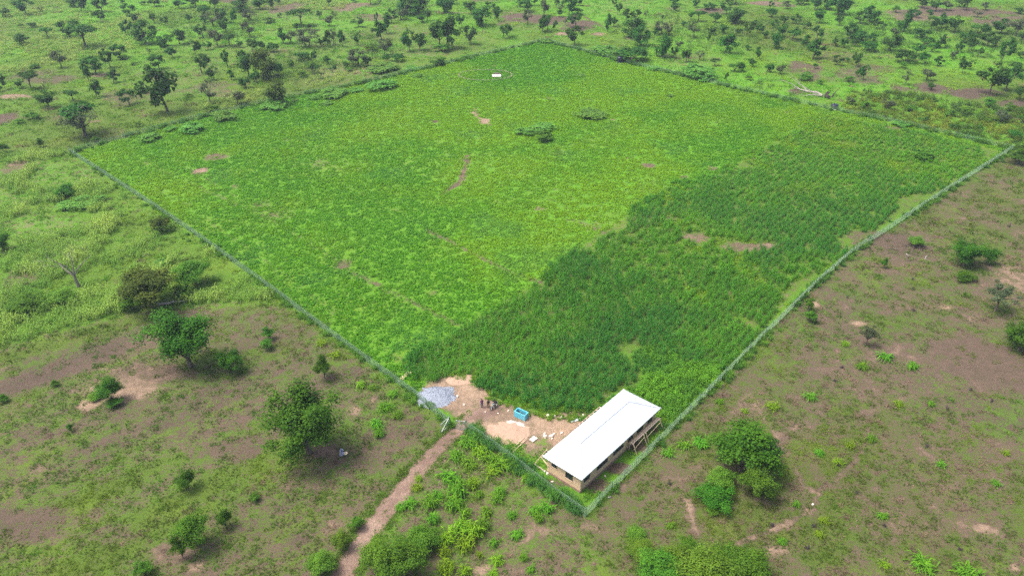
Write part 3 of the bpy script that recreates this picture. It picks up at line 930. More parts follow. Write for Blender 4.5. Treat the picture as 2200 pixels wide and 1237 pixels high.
# grass on the road's verges and along its crown
Lc, Rc = at2(ROAD_L), at2(ROAD_R)
t = RNG.uniform(.12, 1, 900); side = RNG.choice([0, 1, 2], 900, p=[.42, .36, .22])
k = np.linspace(0, 1, len(Lc))
lx, ly = np.interp(t, k, Lc[:, 0]), np.interp(t, k, Lc[:, 1]); rx_, ry_ = np.interp(t, k, Rc[:, 0]), np.interp(t, k, Rc[:, 1])
f = np.where(side == 0, RNG.normal(-.12, .12, 900), np.where(side == 1, RNG.normal(1.12, .12, 900), RNG.normal(.52, .05, 900)))
X = lx + (rx_ - lx) * f; Y = ly + (ry_ - ly) * f; keep = (fbm(X, Y, 4, 86) > np.where(side == 2, .56, .36))
X, Y, side = X[keep], Y[keep], side[keep]
scatter('verge_grass', 'grass', X, Y, RNG.uniform(.25, .55, X.size) * np.where(side == 2, .6, 1), RNG.uniform(.8, 1.8, X.size), lerp3((.095, .165, .026), (.12, .27, .022), RNG.random(X.size)), 'grass tufts along the verges and crown of the dirt track')

# taller pale growth between the far trees
zone = [([(330, 255), (480, 205), (600, 190), (830, 130), (860, 150), (600, 205), (430, 250)], .9), ([(560, 130), (760, 60), (870, 110), (800, 150), (600, 190)], .6), ([(0, 20), (300, 30), (330, 60), (280, 110), (0, 160)], .8), ([(300, 20), (560, 10), (560, 80), (400, 100)], .5), ([(640, 0), (760, 0), (740, 20), (640, 25)], .9),
        ([(1450, 60), (1900, 20), (2200, 70), (2200, 130), (1700, 110), (1480, 110)], .55), ([(1300, 60), (1450, 20), (1480, 110), (1400, 120)], .5), ([(1640, 170), (1800, 240), (1700, 240), (1600, 190)], .7)]
Xs, Ys, Ts = [], [], []
for k, (pts, dn) in enumerate(zone):
    P = at2(pts); X, Y = jgrid(P, 2.0)
    n1 = fbm(X, Y, 14, 91 + k)
    ins = inside(P, X, Y) & ~inside(FARM, X, Y) & (RNG.random(X.size) < dn * sstep(.3, .6, n1))
    X, Y = X[ins], Y[ins]
    c0, c1 = ((.19, .31, .06), (.34, .43, .11)) if k in (0, 2, 4) else ((.075, .18, .03), (.125, .24, .035))
    Xs.append(X); Ys.append(Y); Ts.append(lerp3(c0, c1, RNG.random(X.size)))
X = np.concatenate(Xs); Y = np.concatenate(Ys)
scatter('far_sorghum', 'sorghum', X, Y, RNG.uniform(.8, 1.4, X.size), RNG.uniform(.6, 1.0, X.size), np.concatenate(Ts), 'pale sorghum and tall grass between the far trees')
X, Y = jgrid(BELT, 1.8)
n1 = fbm(X, Y, 10, 99); ins = inside(BELT, X, Y) & (RNG.random(X.size) < .25 + n1 * .7); X, Y, n1 = X[ins], Y[ins], n1[ins]
scatter('scrub_thicket', 'bushy', X, Y, RNG.uniform(.8, 1.7, X.size), .6 + n1 * .9, lerp3((.060, .13, .022), (.19, .255, .028), np.clip((fbm(X, Y, 8, 98) - .35) * 3, 0, 1)), 'low mixed scrub beyond the far right fence')

# ------------------------------------------------------------------ the building
def bld(a, b, z=0.0):
    """a metres along the long side from the near eave corner, b across"""
    p = BLD_NEAR + BU * a + BV * b
    return Vector((p.x, p.y, z))


house = empty('building', bld(BLEN / 2, BWID / 2))
tag(house, 'long beige building with a bright white hipped metal roof in the fence corner', 'building')
OV = .5
W0, W1, D0, D1, WH = OV, BLEN - OV, OV, BWID - OV, 3.14


class LocalMB(MB):
    """adds shapes in building coordinates and stores them relative to the building's base"""
    def fin(s, name, mat, parent):
        o0 = bld(BLEN / 2, BWID / 2)
        s.v = [tuple(bld(x, y, z) - o0) for x, y, z in s.v]
        # the a/b axes are right-handed seen from above, so winding is kept
        return s.build(name, mat, parent)


def wall_side(P, Q, inward, openings, name):
    """a wall from P to Q (a, b pairs) with real openings; openings: (start, width, sill, height)"""
    P = Vector(P); Q = Vector(Q); L = (Q - P).length; d = (Q - P) / L; n = Vector(inward)
    def pt(t, z, dep=0.0):
        q = P + d * t + n * dep
        return (q.x, q.y, z)
    m = LocalMB()
    z0 = .42
    ts = sorted({0.0, L} | {o[0] for o in openings} | {o[0] + o[1] for o in openings})
    for t0, t1 in zip(ts[:-1], ts[1:]):
        o = next((o for o in openings if o[0] <= t0 + 1e-6 and t1 <= o[0] + o[1] + 1e-6), None)
        if o is None:
            m.quad(pt(t0, z0), pt(t1, z0), pt(t1, WH), pt(t0, WH)); continue
        s0, s1 = o[2], o[2] + o[3]
        if s0 > z0 + .01:
            m.quad(pt(t0, z0), pt(t1, z0), pt(t1, s0), pt(t0, s0))
        m.quad(pt(t0, s1), pt(t1, s1), pt(t1, WH), pt(t0, WH))
        e = .16
        m.quad(pt(t0, s0), pt(t1, s0), pt(t1, s0, e), pt(t0, s0, e)); m.quad(pt(t0, s1, e), pt(t1, s1, e), pt(t1, s1), pt(t0, s1))
        m.quad(pt(t0, s0, e), pt(t0, s1, e), pt(t0, s1), pt(t0, s0)); m.quad(pt(t1, s0), pt(t1, s1), pt(t1, s1, e), pt(t1, s0, e))
    w = m.fin('wall', M['wall'], house)
    for (t, wd, s, h) in openings:
        if s < .5:
            g = LocalMB(); g.quad(pt(t, s, .12), pt(t + wd, s, .12), pt(t + wd, s + h, .12), pt(t, s + h, .12))
            dr = g.fin('door', M['frame'], house)
            k = LocalMB(); a = Vector(pt(t + wd * .85, s + 1.0, .10)); k.box(a - Vector((.05, .05, .07)), a + Vector((.05, .05, .07))); k.fin('handle', M['steel'], dr)
            continue
        f = LocalMB(); fr = .06
        panes = max(2, int(round(wd / .62)))
        def rail(t0, t1, a0, a1):
            c = [pt(t0, a0, .05), pt(t1, a0, .05), pt(t1, a1, .05), pt(t0, a1, .05)]; k = [pt(t0, a0, .13), pt(t1, a0, .13), pt(t1, a1, .13), pt(t0, a1, .13)]
            f.quad(*c); f.quad(c[0], k[0], k[1], c[1]); f.quad(c[2], k[2], k[3], c[3]); f.quad(c[1], k[1], k[2], c[2]); f.quad(c[3], k[3], k[0], c[0])
        rail(t, t + wd, s, s + fr); rail(t, t + wd, s + h - fr, s + h)
        pw = wd / panes
        for q in range(panes + 1):
            x = t + q * pw
            rail(max(t, x - fr / 2), min(t + wd, x + fr / 2), s + fr, s + h - fr)
        win = f.fin('window', M['frame'], house)
        for q in range(panes):
            g = LocalMB()
            tilt = .004 * (1 if q % 2 else -1)
            g.quad(pt(t + q * pw + .03, s + fr, .12 + tilt), pt(t + (q + 1) * pw - .03, s + fr, .12 - tilt), pt(t + (q + 1) * pw - .03, s + h - fr, .12 - tilt), pt(t + q * pw + .03, s + h - fr, .12 + tilt))
            g.fin('pane', M['glass'], win)
        sl = LocalMB(); a = pt(t - .08, s - .07, -.07); b_ = pt(t + wd + .08, s - .002, .0)
        sl.quad(pt(t - .08, s, -.07), pt(t + wd + .08, s, -.07), pt(t + wd + .08, s, .004), pt(t - .08, s, .004)); sl.quad(pt(t - .08, s - .07, -.07), pt(t + wd + .08, s - .07, -.07), pt(t + wd + .08, s, -.07), pt(t - .08, s, -.07))
        sl.fin('sill', M['wall'], win)


LW = W1 - W0
wall_side((W0, D0), (W1, D0), (0, 1), [(.75, 1.5, 1.25, 1.35), (3.9, 2.7, 1.25, 1.35), (8.0, 2.7, 1.25, 1.35), (11.75, 1.5, 1.25, 1.35), (14.2, 1.8, 1.25, 1.35), (17.1, 1.5, 1.25, 1.35)], 'right')
wall_side((W0, D1), (W0, D0), (1, 0), [(.75, 1.05, 1.75, .85), (3.3, 1.35, 1.25, 1.35)], 'front')
wall_side((W1, D1), (W0, D1), (0, -1), [(1.5, 1.5, 1.25, 1.35), (4.2, .95, .43, 2.1), (6.2, 1.5, 1.25, 1.35), (9.2, .95, .43, 2.1), (11.5, 1.5, 1.25, 1.35), (14.2, .95, .43, 2.1), (16.5, 1.5, 1.25, 1.35)], 'left')
wall_side((W1, D0), (W1, D1), (-1, 0), [(2.2, 1.35, 1.25, 1.35)], 'far')
m = LocalMB(); m.box((W0 - .06, D0 - .06, 0), (W1 + .06, D1 + .06, .425)); m.fin('plinth', M['plinth'], house)
m = LocalMB(); m.box((.05, .05, WH + .003), (BLEN - .05, BWID - .05, EAVE - .02)); m.fin('soffit', M['grey_timber'], house)
RH, HI = 1.95, 4.0
zr = EAVE + RH
e0, e1, e2, e3 = (0, 0, EAVE), (BLEN, 0, EAVE), (BLEN, BWID, EAVE), (0, BWID, EAVE)
r0, r1 = (HI, BWID / 2, zr), (BLEN - HI, BWID / 2, zr)


def slope(poly, seam_dir):
    """one roof slope built of lapped sheets, each its own part"""
    c = sum((Vector(p) for p in poly), Vector()) / len(poly)
    n = (Vector(poly[1]) - Vector(poly[0])).cross(Vector(poly[-1]) - Vector(poly[0])).normalized()
    d = Vector(seam_dir)
    lo = min(Vector(p).dot(d) for p in poly); hi = max(Vector(p).dot(d) for p in poly)
    k = max(1, int(round((hi - lo) / 1.3))); st = (hi - lo) / k
    for i in range(k):
        a, b = lo + i * st, lo + (i + 1) * st + (.06 if i < k - 1 else 0)
        def clip(P, val, sgn):
            out = []
            for q in range(len(P)):
                A, B = P[q], P[(q + 1) % len(P)]
                da, db = sgn * (A.dot(d) - val), sgn * (B.dot(d) - val)
                if da >= 0: out.append(A)
                if (da >= 0) != (db >= 0): out.append(A + (B - A) * (da / (da - db)))
            return out
        P = clip(clip([Vector(p) for p in poly], a, 1), b, -1)
        if len(P) < 3:
            continue
        # sheet lies 6 mm proud along its lapped edge
        s = LocalMB(); top = [p + n * (.012 + .010 * ((p.dot(d) - a) / (b - a))) for p in P]; j = len(s.v)
        s.v += [tuple(p) for p in top] + [tuple(p - n * .02) for p in top]; L = len(P)
        s.f.append(tuple(range(j, j + L))); s.f.append(tuple(range(j + 2 * L - 1, j + L - 1, -1)))
        for q in range(L):
            s.f.append((j + q, j + L + q, j + L + (q + 1) % L, j + (q + 1) % L))
        s.fin('roof_sheet', M['roof'], house)


slope([e0, e1, r1, r0], (1, 0, 0)); slope([e2, e3, r0, r1], (1, 0, 0)); slope([e3, e0, r0], (0, 1, 0)); slope([e1, e2, r1], (0, 1, 0))
for p, q in ((r0, r1), (e0, r0), (e3, r0), (e1, r1), (e2, r1)):
    a = Vector(p) + Vector((0, 0, .035)); b = Vector(q) + Vector((0, 0, .035))
    m = LocalMB(); m.bar(a, b, .24, .03); m.fin('ridge_cap', M['roof'], house)
for p, q in ((e0, e1), (e1, e2), (e2, e3), (e3, e0)):
    m = LocalMB(); a = Vector(p) - Vector((0, 0, .10)); b = Vector(q) - Vector((0, 0, .10)); dd = (b - a).normalized() * .03
    m.bar(a + dd, b - dd, .03, .16); m.fin('fascia_board', M['steel'], house)

# ------------------------------------------------------------------ wire fences
def fence(name, P, label, hgt=1.7):
    P = np.asarray(P); d = np.r_[0, np.cumsum(np.hypot(*np.diff(P, axis=0).T))]
    n = max(1, int(round(d[-1] / 3.2))); bay = 3.2
    root = empty(name, (P[0][0], P[0][1], 0))
    tag(root, label, 'fence', 'wire fences round the farm')
    pts = [Vector((np.interp(d[-1] * i / n, d, P[:, 0]), np.interp(d[-1] * i / n, d, P[:, 1]), 0)) for i in range(n + 1)]
    o0 = Vector((P[0][0], P[0][1], 0))
    for i, p in enumerate(pts):
        q = bpy.data.objects.new('post', POST_ME); link(q, root); q.location = p - o0
        nx_ = pts[min(i + 1, n)] - pts[max(i - 1, 0)]; q.rotation_euler = (random.uniform(-.02, .02), random.uniform(-.02, .02), math.atan2(nx_.y, nx_.x)); q.scale = (1, 1, hgt / 2.1)
        if i < n:
            w = pts[i + 1] - p; q = bpy.data.objects.new('mesh_panel', PANEL_ME[i % 3]); link(q, root); q.location = p - o0
            q.rotation_euler = (random.uniform(-.02, .02), 0, math.atan2(w.y, w.x)); q.scale = (w.length / bay, 1, hgt / 2.1)
    return root


m = MB(); m.box((-.03, -.03, 0), (.03, .03, 2.12)); m.bar((0, 0, 2.1), (0, .22, 2.32), .05); POST_ME = m.mesh('post', M['fence_post'])
PANEL_ME = []
for v in range(3):
    m = MB(); rr = random.Random(v); h, bay, st = 2.05, 3.2, .17
    t = -h
    while t < bay:
        for sg in (0, 1):
            x0, z0, x1, z1 = t, .03, t + h, h
            if x0 < 0: z0 = .03 - x0 * 1.0; x0 = 0
            if x1 > bay: z1 = h - (x1 - bay); x1 = bay
            if x1 - x0 > .1:
                y = .006 if sg else -.006
                sag = rr.uniform(-.02, .02)
                a, b = ((x0, y, z0), (x1, y + sag, z1)) if not sg else ((bay - x0, y, z0), (bay - x1, y + sag, z1))
                m.bar(a, b, .013, .013)
        t += st
    for z in (.08, 1.02, 2.04):
        m.bar((0, .012, z), (bay, .012, z), .018, .018)
    PANEL_ME.append(m.mesh('mesh_panel', M['fence_wire']))
fence('wire_fence', FENCE['left'], 'green wire mesh fence from the gate up to the left corner of the field')
fence('wire_fence', FENCE['far_left'], 'overgrown wire fence along the far left side of the field', 1.4)
fence('wire_fence', FENCE['far_right'], 'overgrown wire fence along the far right side past two black tanks', 1.4)
fence('wire_fence', FENCE['right'], 'green wire mesh fence along the right side beside the brown land')
fence('wire_fence', FENCE['front'], 'short green wire mesh fence in front of the building')


# gate: two leaves, one swung out, one across the track
def gate_leaf(a, b, label, hgt=1.75):
    a = Vector(a); b = Vector(b); L = (b - a).length
    root = empty('gate_leaf', a, math.atan2((b - a).y, (b - a).x)); tag(root, label, 'gate', 'leaves of the farm gate')
    m = MB(); w = .07
    m.bar((0, 0, .1), (L, 0, .1), w); m.bar((0, 0, hgt), (L, 0, hgt), w); m.bar((w / 2, 0, .1), (w / 2, 0, hgt), w * .98); m.bar((L - w / 2, 0, .1), (L - w / 2, 0, hgt), w * .98); m.build('frame', M['steel'], root)
    m = MB(); m.bar((.05, .02, .13), (L - .05, .02, hgt - .05), .05); m.bar((.05, -.03, hgt - .05), (L - .05, -.03, .13), .05); m.build('brace', M['steel'], root)
    m = MB()
    t = 0
    while t < L:
        m.bar((t, .035, .12), (t, .035, hgt), .012); t += .2
    for k in range(9):
        m.bar((0, .045, .15 + k * .19), (L, .045, .15 + k * .19), .012)
    m.build('wire_infill', M['fence_wire'], root)
    m = MB(); m.tube([(0, 0, 0), (0, 0, hgt + .3)], [.06, .06], 8); m.build('gate_post', M['fence_post'], root)


gl = at(967, 913); gr = at(1001, 924)
gate_leaf(gl, at(960, 921.5) + Vector((-.8, -.9, 0)), 'grey steel gate leaf swung open beside the fence end')
gate_leaf(gr, at(980, 921), 'grey steel gate leaf standing across the dirt track')

# ------------------------------------------------------------------ trough, heap, planks, scaffolds and rubble in the yard
A, B, Cc = at(1104.3, 893.9), at(1127.5, 904.4), at(1135.7, 898)
dx = (B - A); L = dx.length; Wd = (Cc - B).length + .15
t = empty('water_trough', A, math.atan2(dx.y, dx.x)); tag(t, 'sky blue open concrete water trough on the bare yard', 'trough')
hh, w_ = 1.1, .14
m = MB(); m.box((0, 0, 0), (L, w_, hh)); m.build('wall', M['blue'], t)
m = MB(); m.box((0, Wd - w_, 0), (L, Wd, hh)); m.build('wall', M['blue'], t)
m = MB(); m.box((0, w_, 0), (w_, Wd - w_, hh - .003)); m.build('wall', M['blue'], t)
m = MB(); m.box((L - w_, w_, 0), (L, Wd - w_, hh - .003)); m.build('wall', M['blue'], t)
m = MB(); m.box((w_, w_, .02), (L - w_, Wd - w_, .10)); m.build('floor', M['blue_in'], t)
m = MB(); m.box((w_ + .002, w_ + .002, .10), (L - w_ - .002, Wd - w_ - .002, .48)); m.build('water', M['water'], t)
m = MB(); m.bar((w_, Wd * .5, .62), (L - w_, Wd * .5, .62), .05); m.bar((L * .36, w_, .62), (L * .36, Wd - w_, .62), .05); m.bar((L * .68, w_, .62), (L * .68, Wd - w_, .62), .05); m.build('pipe', M['steel'], t)

# grey gravel heap
c = at(937, 852)
hx, hy = 3.5, 2.9
g = empty('gravel_heap', c, .15); tag(g, 'low heap of blue grey gravel by the fence near the gate', 'gravel heap')
n = 46
xs = np.linspace(-1, 1, n); GXh, GYh = np.meshgrid(xs, xs)
edge = 1 + (fbm(GXh * 3 + 9, GYh * 3 + 5, 1.0, 14) - .5) * .5
rr = np.hypot(GXh, GYh) / edge
zz = np.clip(1 - rr ** 1.6, 0, None) * .75 + (fbm(GXh * 5, GYh * 5, 1.0, 15) - .5) * .16 * (rr < 1) + (RNG.random(rr.shape) - .5) * .05 * (rr < 1)
zz = np.where(rr >= 1, -.03, np.maximum(zz, .01))
Vh = np.stack([GXh.ravel() * hx, GYh.ravel() * hy, zz.ravel()], 1)
Ih = (np.arange(n - 1)[:, None] * n + np.arange(n - 1)[None, :]).ravel()
link(bpy.data.objects.new('mound', np_mesh('mound', Vh, np.stack([Ih, Ih + 1, Ih + 1 + n, Ih + n], 1), M['gravel'])), g)
m = MB()
for _ in range(900):
    a = random.uniform(0, 6.28); r = math.sqrt(random.random()) * 1.04; x, y = r * math.cos(a), r * math.sin(a)
    i, j = int((y + 1) / 2 * (n - 1)), int((x + 1) / 2 * (n - 1)); i = min(max(i, 0), n - 1); j = min(max(j, 0), n - 1)
    z = max(zz[i, j], 0); s = random.uniform(.03, .09)
    p = Vector((x * hx, y * hy, z + s * .2)); k = len(m.v)
    m.v += [tuple(p + Vector(q) * s * random.uniform(.7, 1.3)) for q in ((1, 0, 0), (-.5, .87, 0), (-.5, -.87, 0), (0, 0, 1), (0, 0, -.6))]
    m.f += [(k, k + 1, k + 3), (k + 1, k + 2, k + 3), (k + 2, k, k + 3), (k + 1, k, k + 4), (k + 2, k + 1, k + 4), (k, k + 2, k + 4)]
tag(m.build('gravel_stones', M['gravel'], g), kind='stuff')


def mound(name, x, y, rx, ry, h, mat, label, cat, grp=None):
    c = at(x, y); n = 22; xs = np.linspace(-1, 1, n); A_, B_ = np.meshgrid(xs, xs)
    r = np.hypot(A_, B_) / (1 + (fbm(A_ * 3 + x, B_ * 3 + y, 1.0, 16) - .5) * .7)
    z = np.where(r < 1, np.clip(1 - r ** 1.5, 0, None) * h + (fbm(A_ * 6 + x, B_ * 6, 1.0, 17) - .5) * h * .4, -.04)
    I_ = (np.arange(n - 1)[:, None] * n + np.arange(n - 1)[None, :]).ravel()
    V_ = np.stack([A_.ravel() * rx, B_.ravel() * ry, z.ravel()], 1)
    me = np_mesh(name, V_, np.stack([I_, I_ + 1, I_ + 1 + n, I_ + n], 1), mat); me.shade_smooth()
    o = link(bpy.data.objects.new(name, me)); o.location = c
    return tag(o, label, cat, grp)


M['sand'] = plain('building_sand', (.36, .25, .175), .95, var=.18, scale=2.5, bump=.3)
M['lime'] = plain('spilt_lime', (.42, .38, .34), .95, var=.15, scale=3, bump=.3)
mound('sand_heap', 990, 815, 2.6, 1.6, .28, M['sand'], 'low pale sand heap at the maize edge behind the gravel', 'sand heap', 'heaps in the yard')
mound('sand_heap', 1087, 930, 3.9, 2.6, .30, M['sand'], 'broad flat sand heap beside the dirt track inside the gate', 'sand heap', 'heaps in the yard')
mound('lime_heap', 1098, 907, .8, .6, .14, M['lime'], 'small whitish spill left of the blue trough', 'rubble', 'heaps in the yard')
mound('lime_heap', 1116, 912, 1.0, .7, .12, M['lime'], 'small whitish spill in front of the blue trough', 'rubble', 'heaps in the yard')

# planks by the fence
for k, (a, b, lab) in enumerate((((858, 816), (878, 798), 'sawn plank lying left of its twin by the fence near the gravel'), ((864, 815.5), (883, 799.5), 'sawn plank lying right of its twin by the fence near the gravel'))):
    a, b = at(*a), at(*b); p = empty('plank', a); tag(p, lab, 'plank', 'planks by the fence')
    m = MB(); m.bar((0, 0, .09), Vector(b - a) + Vector((0, 0, .09)), .34, .05); m.build('board', M['timber'], p)
    m = MB(); m.bar((b - a) * .2 + Vector((-.2, -.2, .03)), (b - a) * .2 + Vector((.2, .2, .03)), .08, .06); m.bar((b - a) * .8 + Vector((-.2, -.2, .03)), (b - a) * .8 + Vector((.2, .2, .03)), .08, .06); m.build('batten', M['grey_timber'], p)

# ladder on the ground
a, b = at(1099, 970), at(1129, 943); d = b - a; s = Vector((-d.y, d.x, 0)).normalized() * .28
t = empty('ladder', a); tag(t, 'long wooden ladder lying on the grass left of the building', 'ladder')
for q in (-1, 1):
    m = MB(); m.bar(s * q + Vector((0, 0, .12)), d + s * q * .9 + Vector((0, 0, .16)), .08, .08); m.build('rail', M['timber'], t)
for k in range(9):
    p = d * ((k + .6) / 9.4) + Vector((0, 0, .13 + .03 * k / 9)); m = MB(); m.bar(p - s, p + s, .05, .04); m.build('rung', M['timber'], t)


def trestle(a0, a1, z, depth_, label):
    """plank platform on splayed legs along the wall: a0..a1 along the building, standing off the wall"""
    b0 = D0 - .75
    t = empty('scaffold_trestle', bld((a0 + a1) / 2, b0)); tag(t, label, 'scaffold', 'timber scaffolds at the building'); o0 = bld((a0 + a1) / 2, b0)
    L = lambda a, b, z: bld(a, b, z) - o0
    m = MB(); m.bar(L(a0 - .25, b0 + .15, z), L(a1 + .25, b0 + .1, z + .05), .30, .06); m.build('plank', M['timber'], t)
    m = MB(); m.bar(L(a0 - .1, b0 - .15, z - .03), L(a1 + .3, b0 - .18, z + .02), .18, .05); m.build('plank', M['grey_timber'], t)
    for a in (a0, a1):
        for b, f in ((b0 - .3, -.75), (b0 + .3, .1)):
            m = MB(); m.bar(L(a, b, z), L(a + .08, b + f, 0), .10, .09); m.build('leg', M['timber'], t)
        m = MB(); m.bar(L(a, b0 - .40, z - .06), L(a, b0 + .4, z - .06), .09, .09); m.build('crossbar', M['timber'], t)
    m = MB(); m.bar(L(a0, b0 - .5, z * .45), L(a1, b0 - .45, z * .75), .07, .06); m.build('brace', M['timber'], t)


trestle(12.2, 15.0, 1.75, 0, 'timber trestle scaffold at the right wall nearer the camera')
trestle(15.6, 19.6, 1.75, 0, 'timber trestle scaffold at the right wall by the far corner')
# scaffold at the left front corner
t = empty('corner_scaffold', at(1147, 998)); o0 = t.location.copy(); tag(t, 'leaning pole scaffold at the left front corner of the building', 'scaffold', 'timber scaffolds at the building')
p0, p1 = Vector((0, 0, 0)), bld(2.2, BWID + .9, 2.5) - o0
m = MB(); m.bar(p0, p1, .09, .08); m.build('pole', M['timber'], t)
for f, e in ((.92, bld(2.2, D1, 2.4)), (.52, bld(.3, D1 - .3, 1.5)), (.50, bld(.9, D1, 1.1))):
    m = MB(); m.bar(p0.lerp(p1, f), e - o0, .07, .06); m.build('crossbar', M['timber'], t)
m = MB(); m.bar(Vector((.1, .05, .09)), bld(.35, D1 + .2, .09) - o0, .16, .14); m.build('log', M['grey_timber'], t)
m = MB(); m.bar(p0.lerp(p1, .9), bld(2.0, BWID + 1.0, 0) - o0, .08, .07); m.build('leg', M['timber'], t)
# deck along the hidden left wall
t = empty('scaffold_deck', bld(12.5, BWID + .6)); o0 = t.location.copy(); tag(t, 'ladder like timber deck along the left eave by the maize', 'scaffold', 'timber scaffolds at the building')
L_ = lambda a, b, z: bld(a, b, z) - o0
for b in (BWID - .2, BWID + .95):
    m = MB(); m.bar(L_(9.6, b, 2.1), L_(15.4, b, 2.2), .09, .09); m.build('rail', M['grey_timber'], t)
for k in range(7):
    a = 9.8 + k * .92; m = MB(); m.bar(L_(a, BWID - .3, 2.2), L_(a, BWID + 1.0, 2.2), .12, .05); m.build('crossbar', M['timber'], t)
for a in (9.8, 12.6, 15.2):
    for b in (BWID - .2, BWID + .95):
        m = MB(); m.bar(L_(a, b, 0), L_(a, b, 2.1), .09, .09); m.build('leg', M['grey_timber'], t)
# roofing sheet offcuts and loose rubble blocks
m = MB(); a = at(1238, 903); m.bar(a + Vector((-.9, -.3, .10)), a + Vector((.9, .35, .12)), .5, .04)
tag(m.build('roofing_sheet', M['roof']), 'pale roofing sheet offcut lying at the left eave', 'roofing sheet')


def chunk(name, x, y, s, mat, label, flat=.6, grp=None):
    r = random.Random(int(x * 13 + y)); m = MB(); c = at(x, y)
    k = 9; ring = [(math.cos(6.283 * q / k) * s[0] / 2 * r.uniform(.78, 1.1), math.sin(6.283 * q / k) * s[1] / 2 * r.uniform(.78, 1.1)) for q in range(k)]
    for z, f in ((-.02, 1.0), (s[2] * .65, .95), (s[2], .70)):
        for (p, q) in ring: m.v.append((p * f + r.uniform(-.02, .02), q * f + r.uniform(-.02, .02), z + r.uniform(-.03, .03)))
    for j in range(2):
        for q in range(k): m.f.append((j * k + q, j * k + (q + 1) % k, (j + 1) * k + (q + 1) % k, (j + 1) * k + q))
    m.f.append(tuple(range(2 * k, 3 * k)))
    o = m.build(name, mat); o.location = c; o.rotation_euler[2] = r.uniform(0, 3)
    return tag(o, label, 'rubble', grp)


m = MB(); m.box((-.55, -.38, .06), (.55, .38, .22)); o = m.build('concrete_slab', M['concrete']); o.location = at(1146, 944); o.rotation_euler = (.06, .05, .9); tag(o, 'pale squarish concrete slab on the grass left of the building', 'slab')
RUB = [(1171, 938.5, .75, .6, .4, 'largest pale rubble block by the left eave'), (1184, 938, .95, .6, .35, 'wide pale rubble block nearest the left eave'), (1170, 932, .45, .4, .25, 'small pale rubble block behind the largest one by the left eave'), (1190, 933, .55, .4, .22, 'flat pale rubble block under the left eave'),
       (1207, 930, .6, .4, .2, 'pale rubble lump tucked against the left eave edge'), (1186, 943, .35, .3, .2, 'small pale stone in front of the rubble by the left eave'), (1177, 895, .55, .55, .5, 'upright white block at the maize edge right of the trough'), (1178, 900, .4, .3, .2, 'small white stone below the upright white block'),
       (1191, 895, .6, .45, .25, 'pale stone right of the upright white block'), (1206, 897, .5, .35, .2, 'pale stone along the maize edge toward the roof'), (1230, 899, .4, .35, .2, 'pale stone at the maize edge beside the roof'), (1253, 893, .55, .4, .3, 'pale rubble at the foot of the timber deck'),
       (983, 852, .6, .4, .3, 'whitish stone right of the gravel heap'), (997, 870, .35, .3, .2, 'whitish stone in front of the standing people'), (1043, 886, .3, .3, .2, 'small brown stone below the standing people'), (1092, 883, .35, .3, .2, 'brown stone between the motorbike and the trough'),
       (1176, 1018, .7, .5, .3, 'pale rubble at the front wall of the building'), (1170, 1013, .4, .35, .25, 'small pale stone at the left end of the front wall'), (1186, 1035, .6, .3, .15, 'flat pale stone between front wall and fence'), (1300, 1023, .35, .3, .2, 'small white stone by the right wall'),
       (1308, 1067, .7, .35, .15, 'white scrap on the ground outside the fence right of the building'), (1746, 1084, .4, .35, .25, 'small white stone on the footpath fork at lower right'), (857, 820, .45, .35, .3, 'whitish block at the near end of the two planks'), (1426, 919.5, .45, .4, .25, 'whitish stone at the foot of the far trestle leg'), (1070, 888, .3, .25, .12, 'small stone in the yard between motorbike and sand')]
for x, y, a, b, h, lab in RUB:
    chunk('rubble_block', x, y, (a, b, h), M['rubble'], lab, grp='rubble in the yard')

# ------------------------------------------------------------------ tanks, well, fallen tree
def tank(x, y, r, h, label):
    t = empty('water_tank', at(x, y)); tag(t, label, 'water tank', 'black water tanks by the far right fence')
    prof = [(r * .97, 0), (r, .05)]
    for k in range(5):
        z = .1 + h * .75 * k / 5; prof += [(r, z), (r, z + h * .11), (r * .97, z + h * .125), (r * .97, z + h * .14)]
    prof += [(r, h * .84), (r * .9, h * .90), (r * .55, h * .97), (r * .3, h)]
    m = MB(); m.lathe(prof, 24); m.build('shell', M['black_plastic'], t, True)
    m = MB(); m.lathe([(r * .28, h - .01), (r * .28, h + .10), (r * .2, h + .13)], 16); m.build('lid', M['black_plastic'], t)
    m = MB(); m.lathe([(r * 1.2, -.01), (r * 1.2, .02), (r * 1.1, .03)], 20); m.build('base_pad', M['concrete'], t)


tank(1331.5, 135, 1.22, 2.5, 'tall black plastic water tank beside the wide dark bush')
tank(1792, 233, 1.25, 1.5, 'squat black water tank near the fallen tree')
c = at(1067, 165); w = empty('well', c); tag(w, 'pale concrete well slab inside a ring of dry stakes in the field', 'well')
m = MB(); m.box((-1.7, -1.5, 0), (1.7, 1.5, .45)); m.build('slab', M['concrete'], w)
m = MB(); m.box((-1.3, 1.7, 0), (1.6, 2.6, .75)); m.build('spoil_bank', M['bark'], w)
m = MB(); m.lathe([(.4, .45), (.4, .75), (.3, .77)], 14); m.build('cap', M['concrete'], w)
kc = at(1043, 164) - c
for k in range(34):
    a = 2 * math.pi * k / 34; p = kc + Vector((math.cos(a) * 10.5, math.sin(a) * 7.5, 0)); h = random.uniform(.7, 1.3)
    m = MB(); m.bar(p, p + Vector((random.uniform(-.2, .2), random.uniform(-.2, .2), h)), .10, .10); m.build('stake', M['grey_timber'], w)
for k in range(17):
    a = 2 * math.pi * k / 17 + .1; b = a + .34
    p = kc + Vector((math.cos(a) * 10.4, math.sin(a) * 7.4, .55)); q = kc + Vector((math.cos(b) * 10.4, math.sin(b) * 7.4, .6))
    m = MB(); m.bar(p, q, .09, .09); m.build('brush_rail', M['grey_timber'], w)


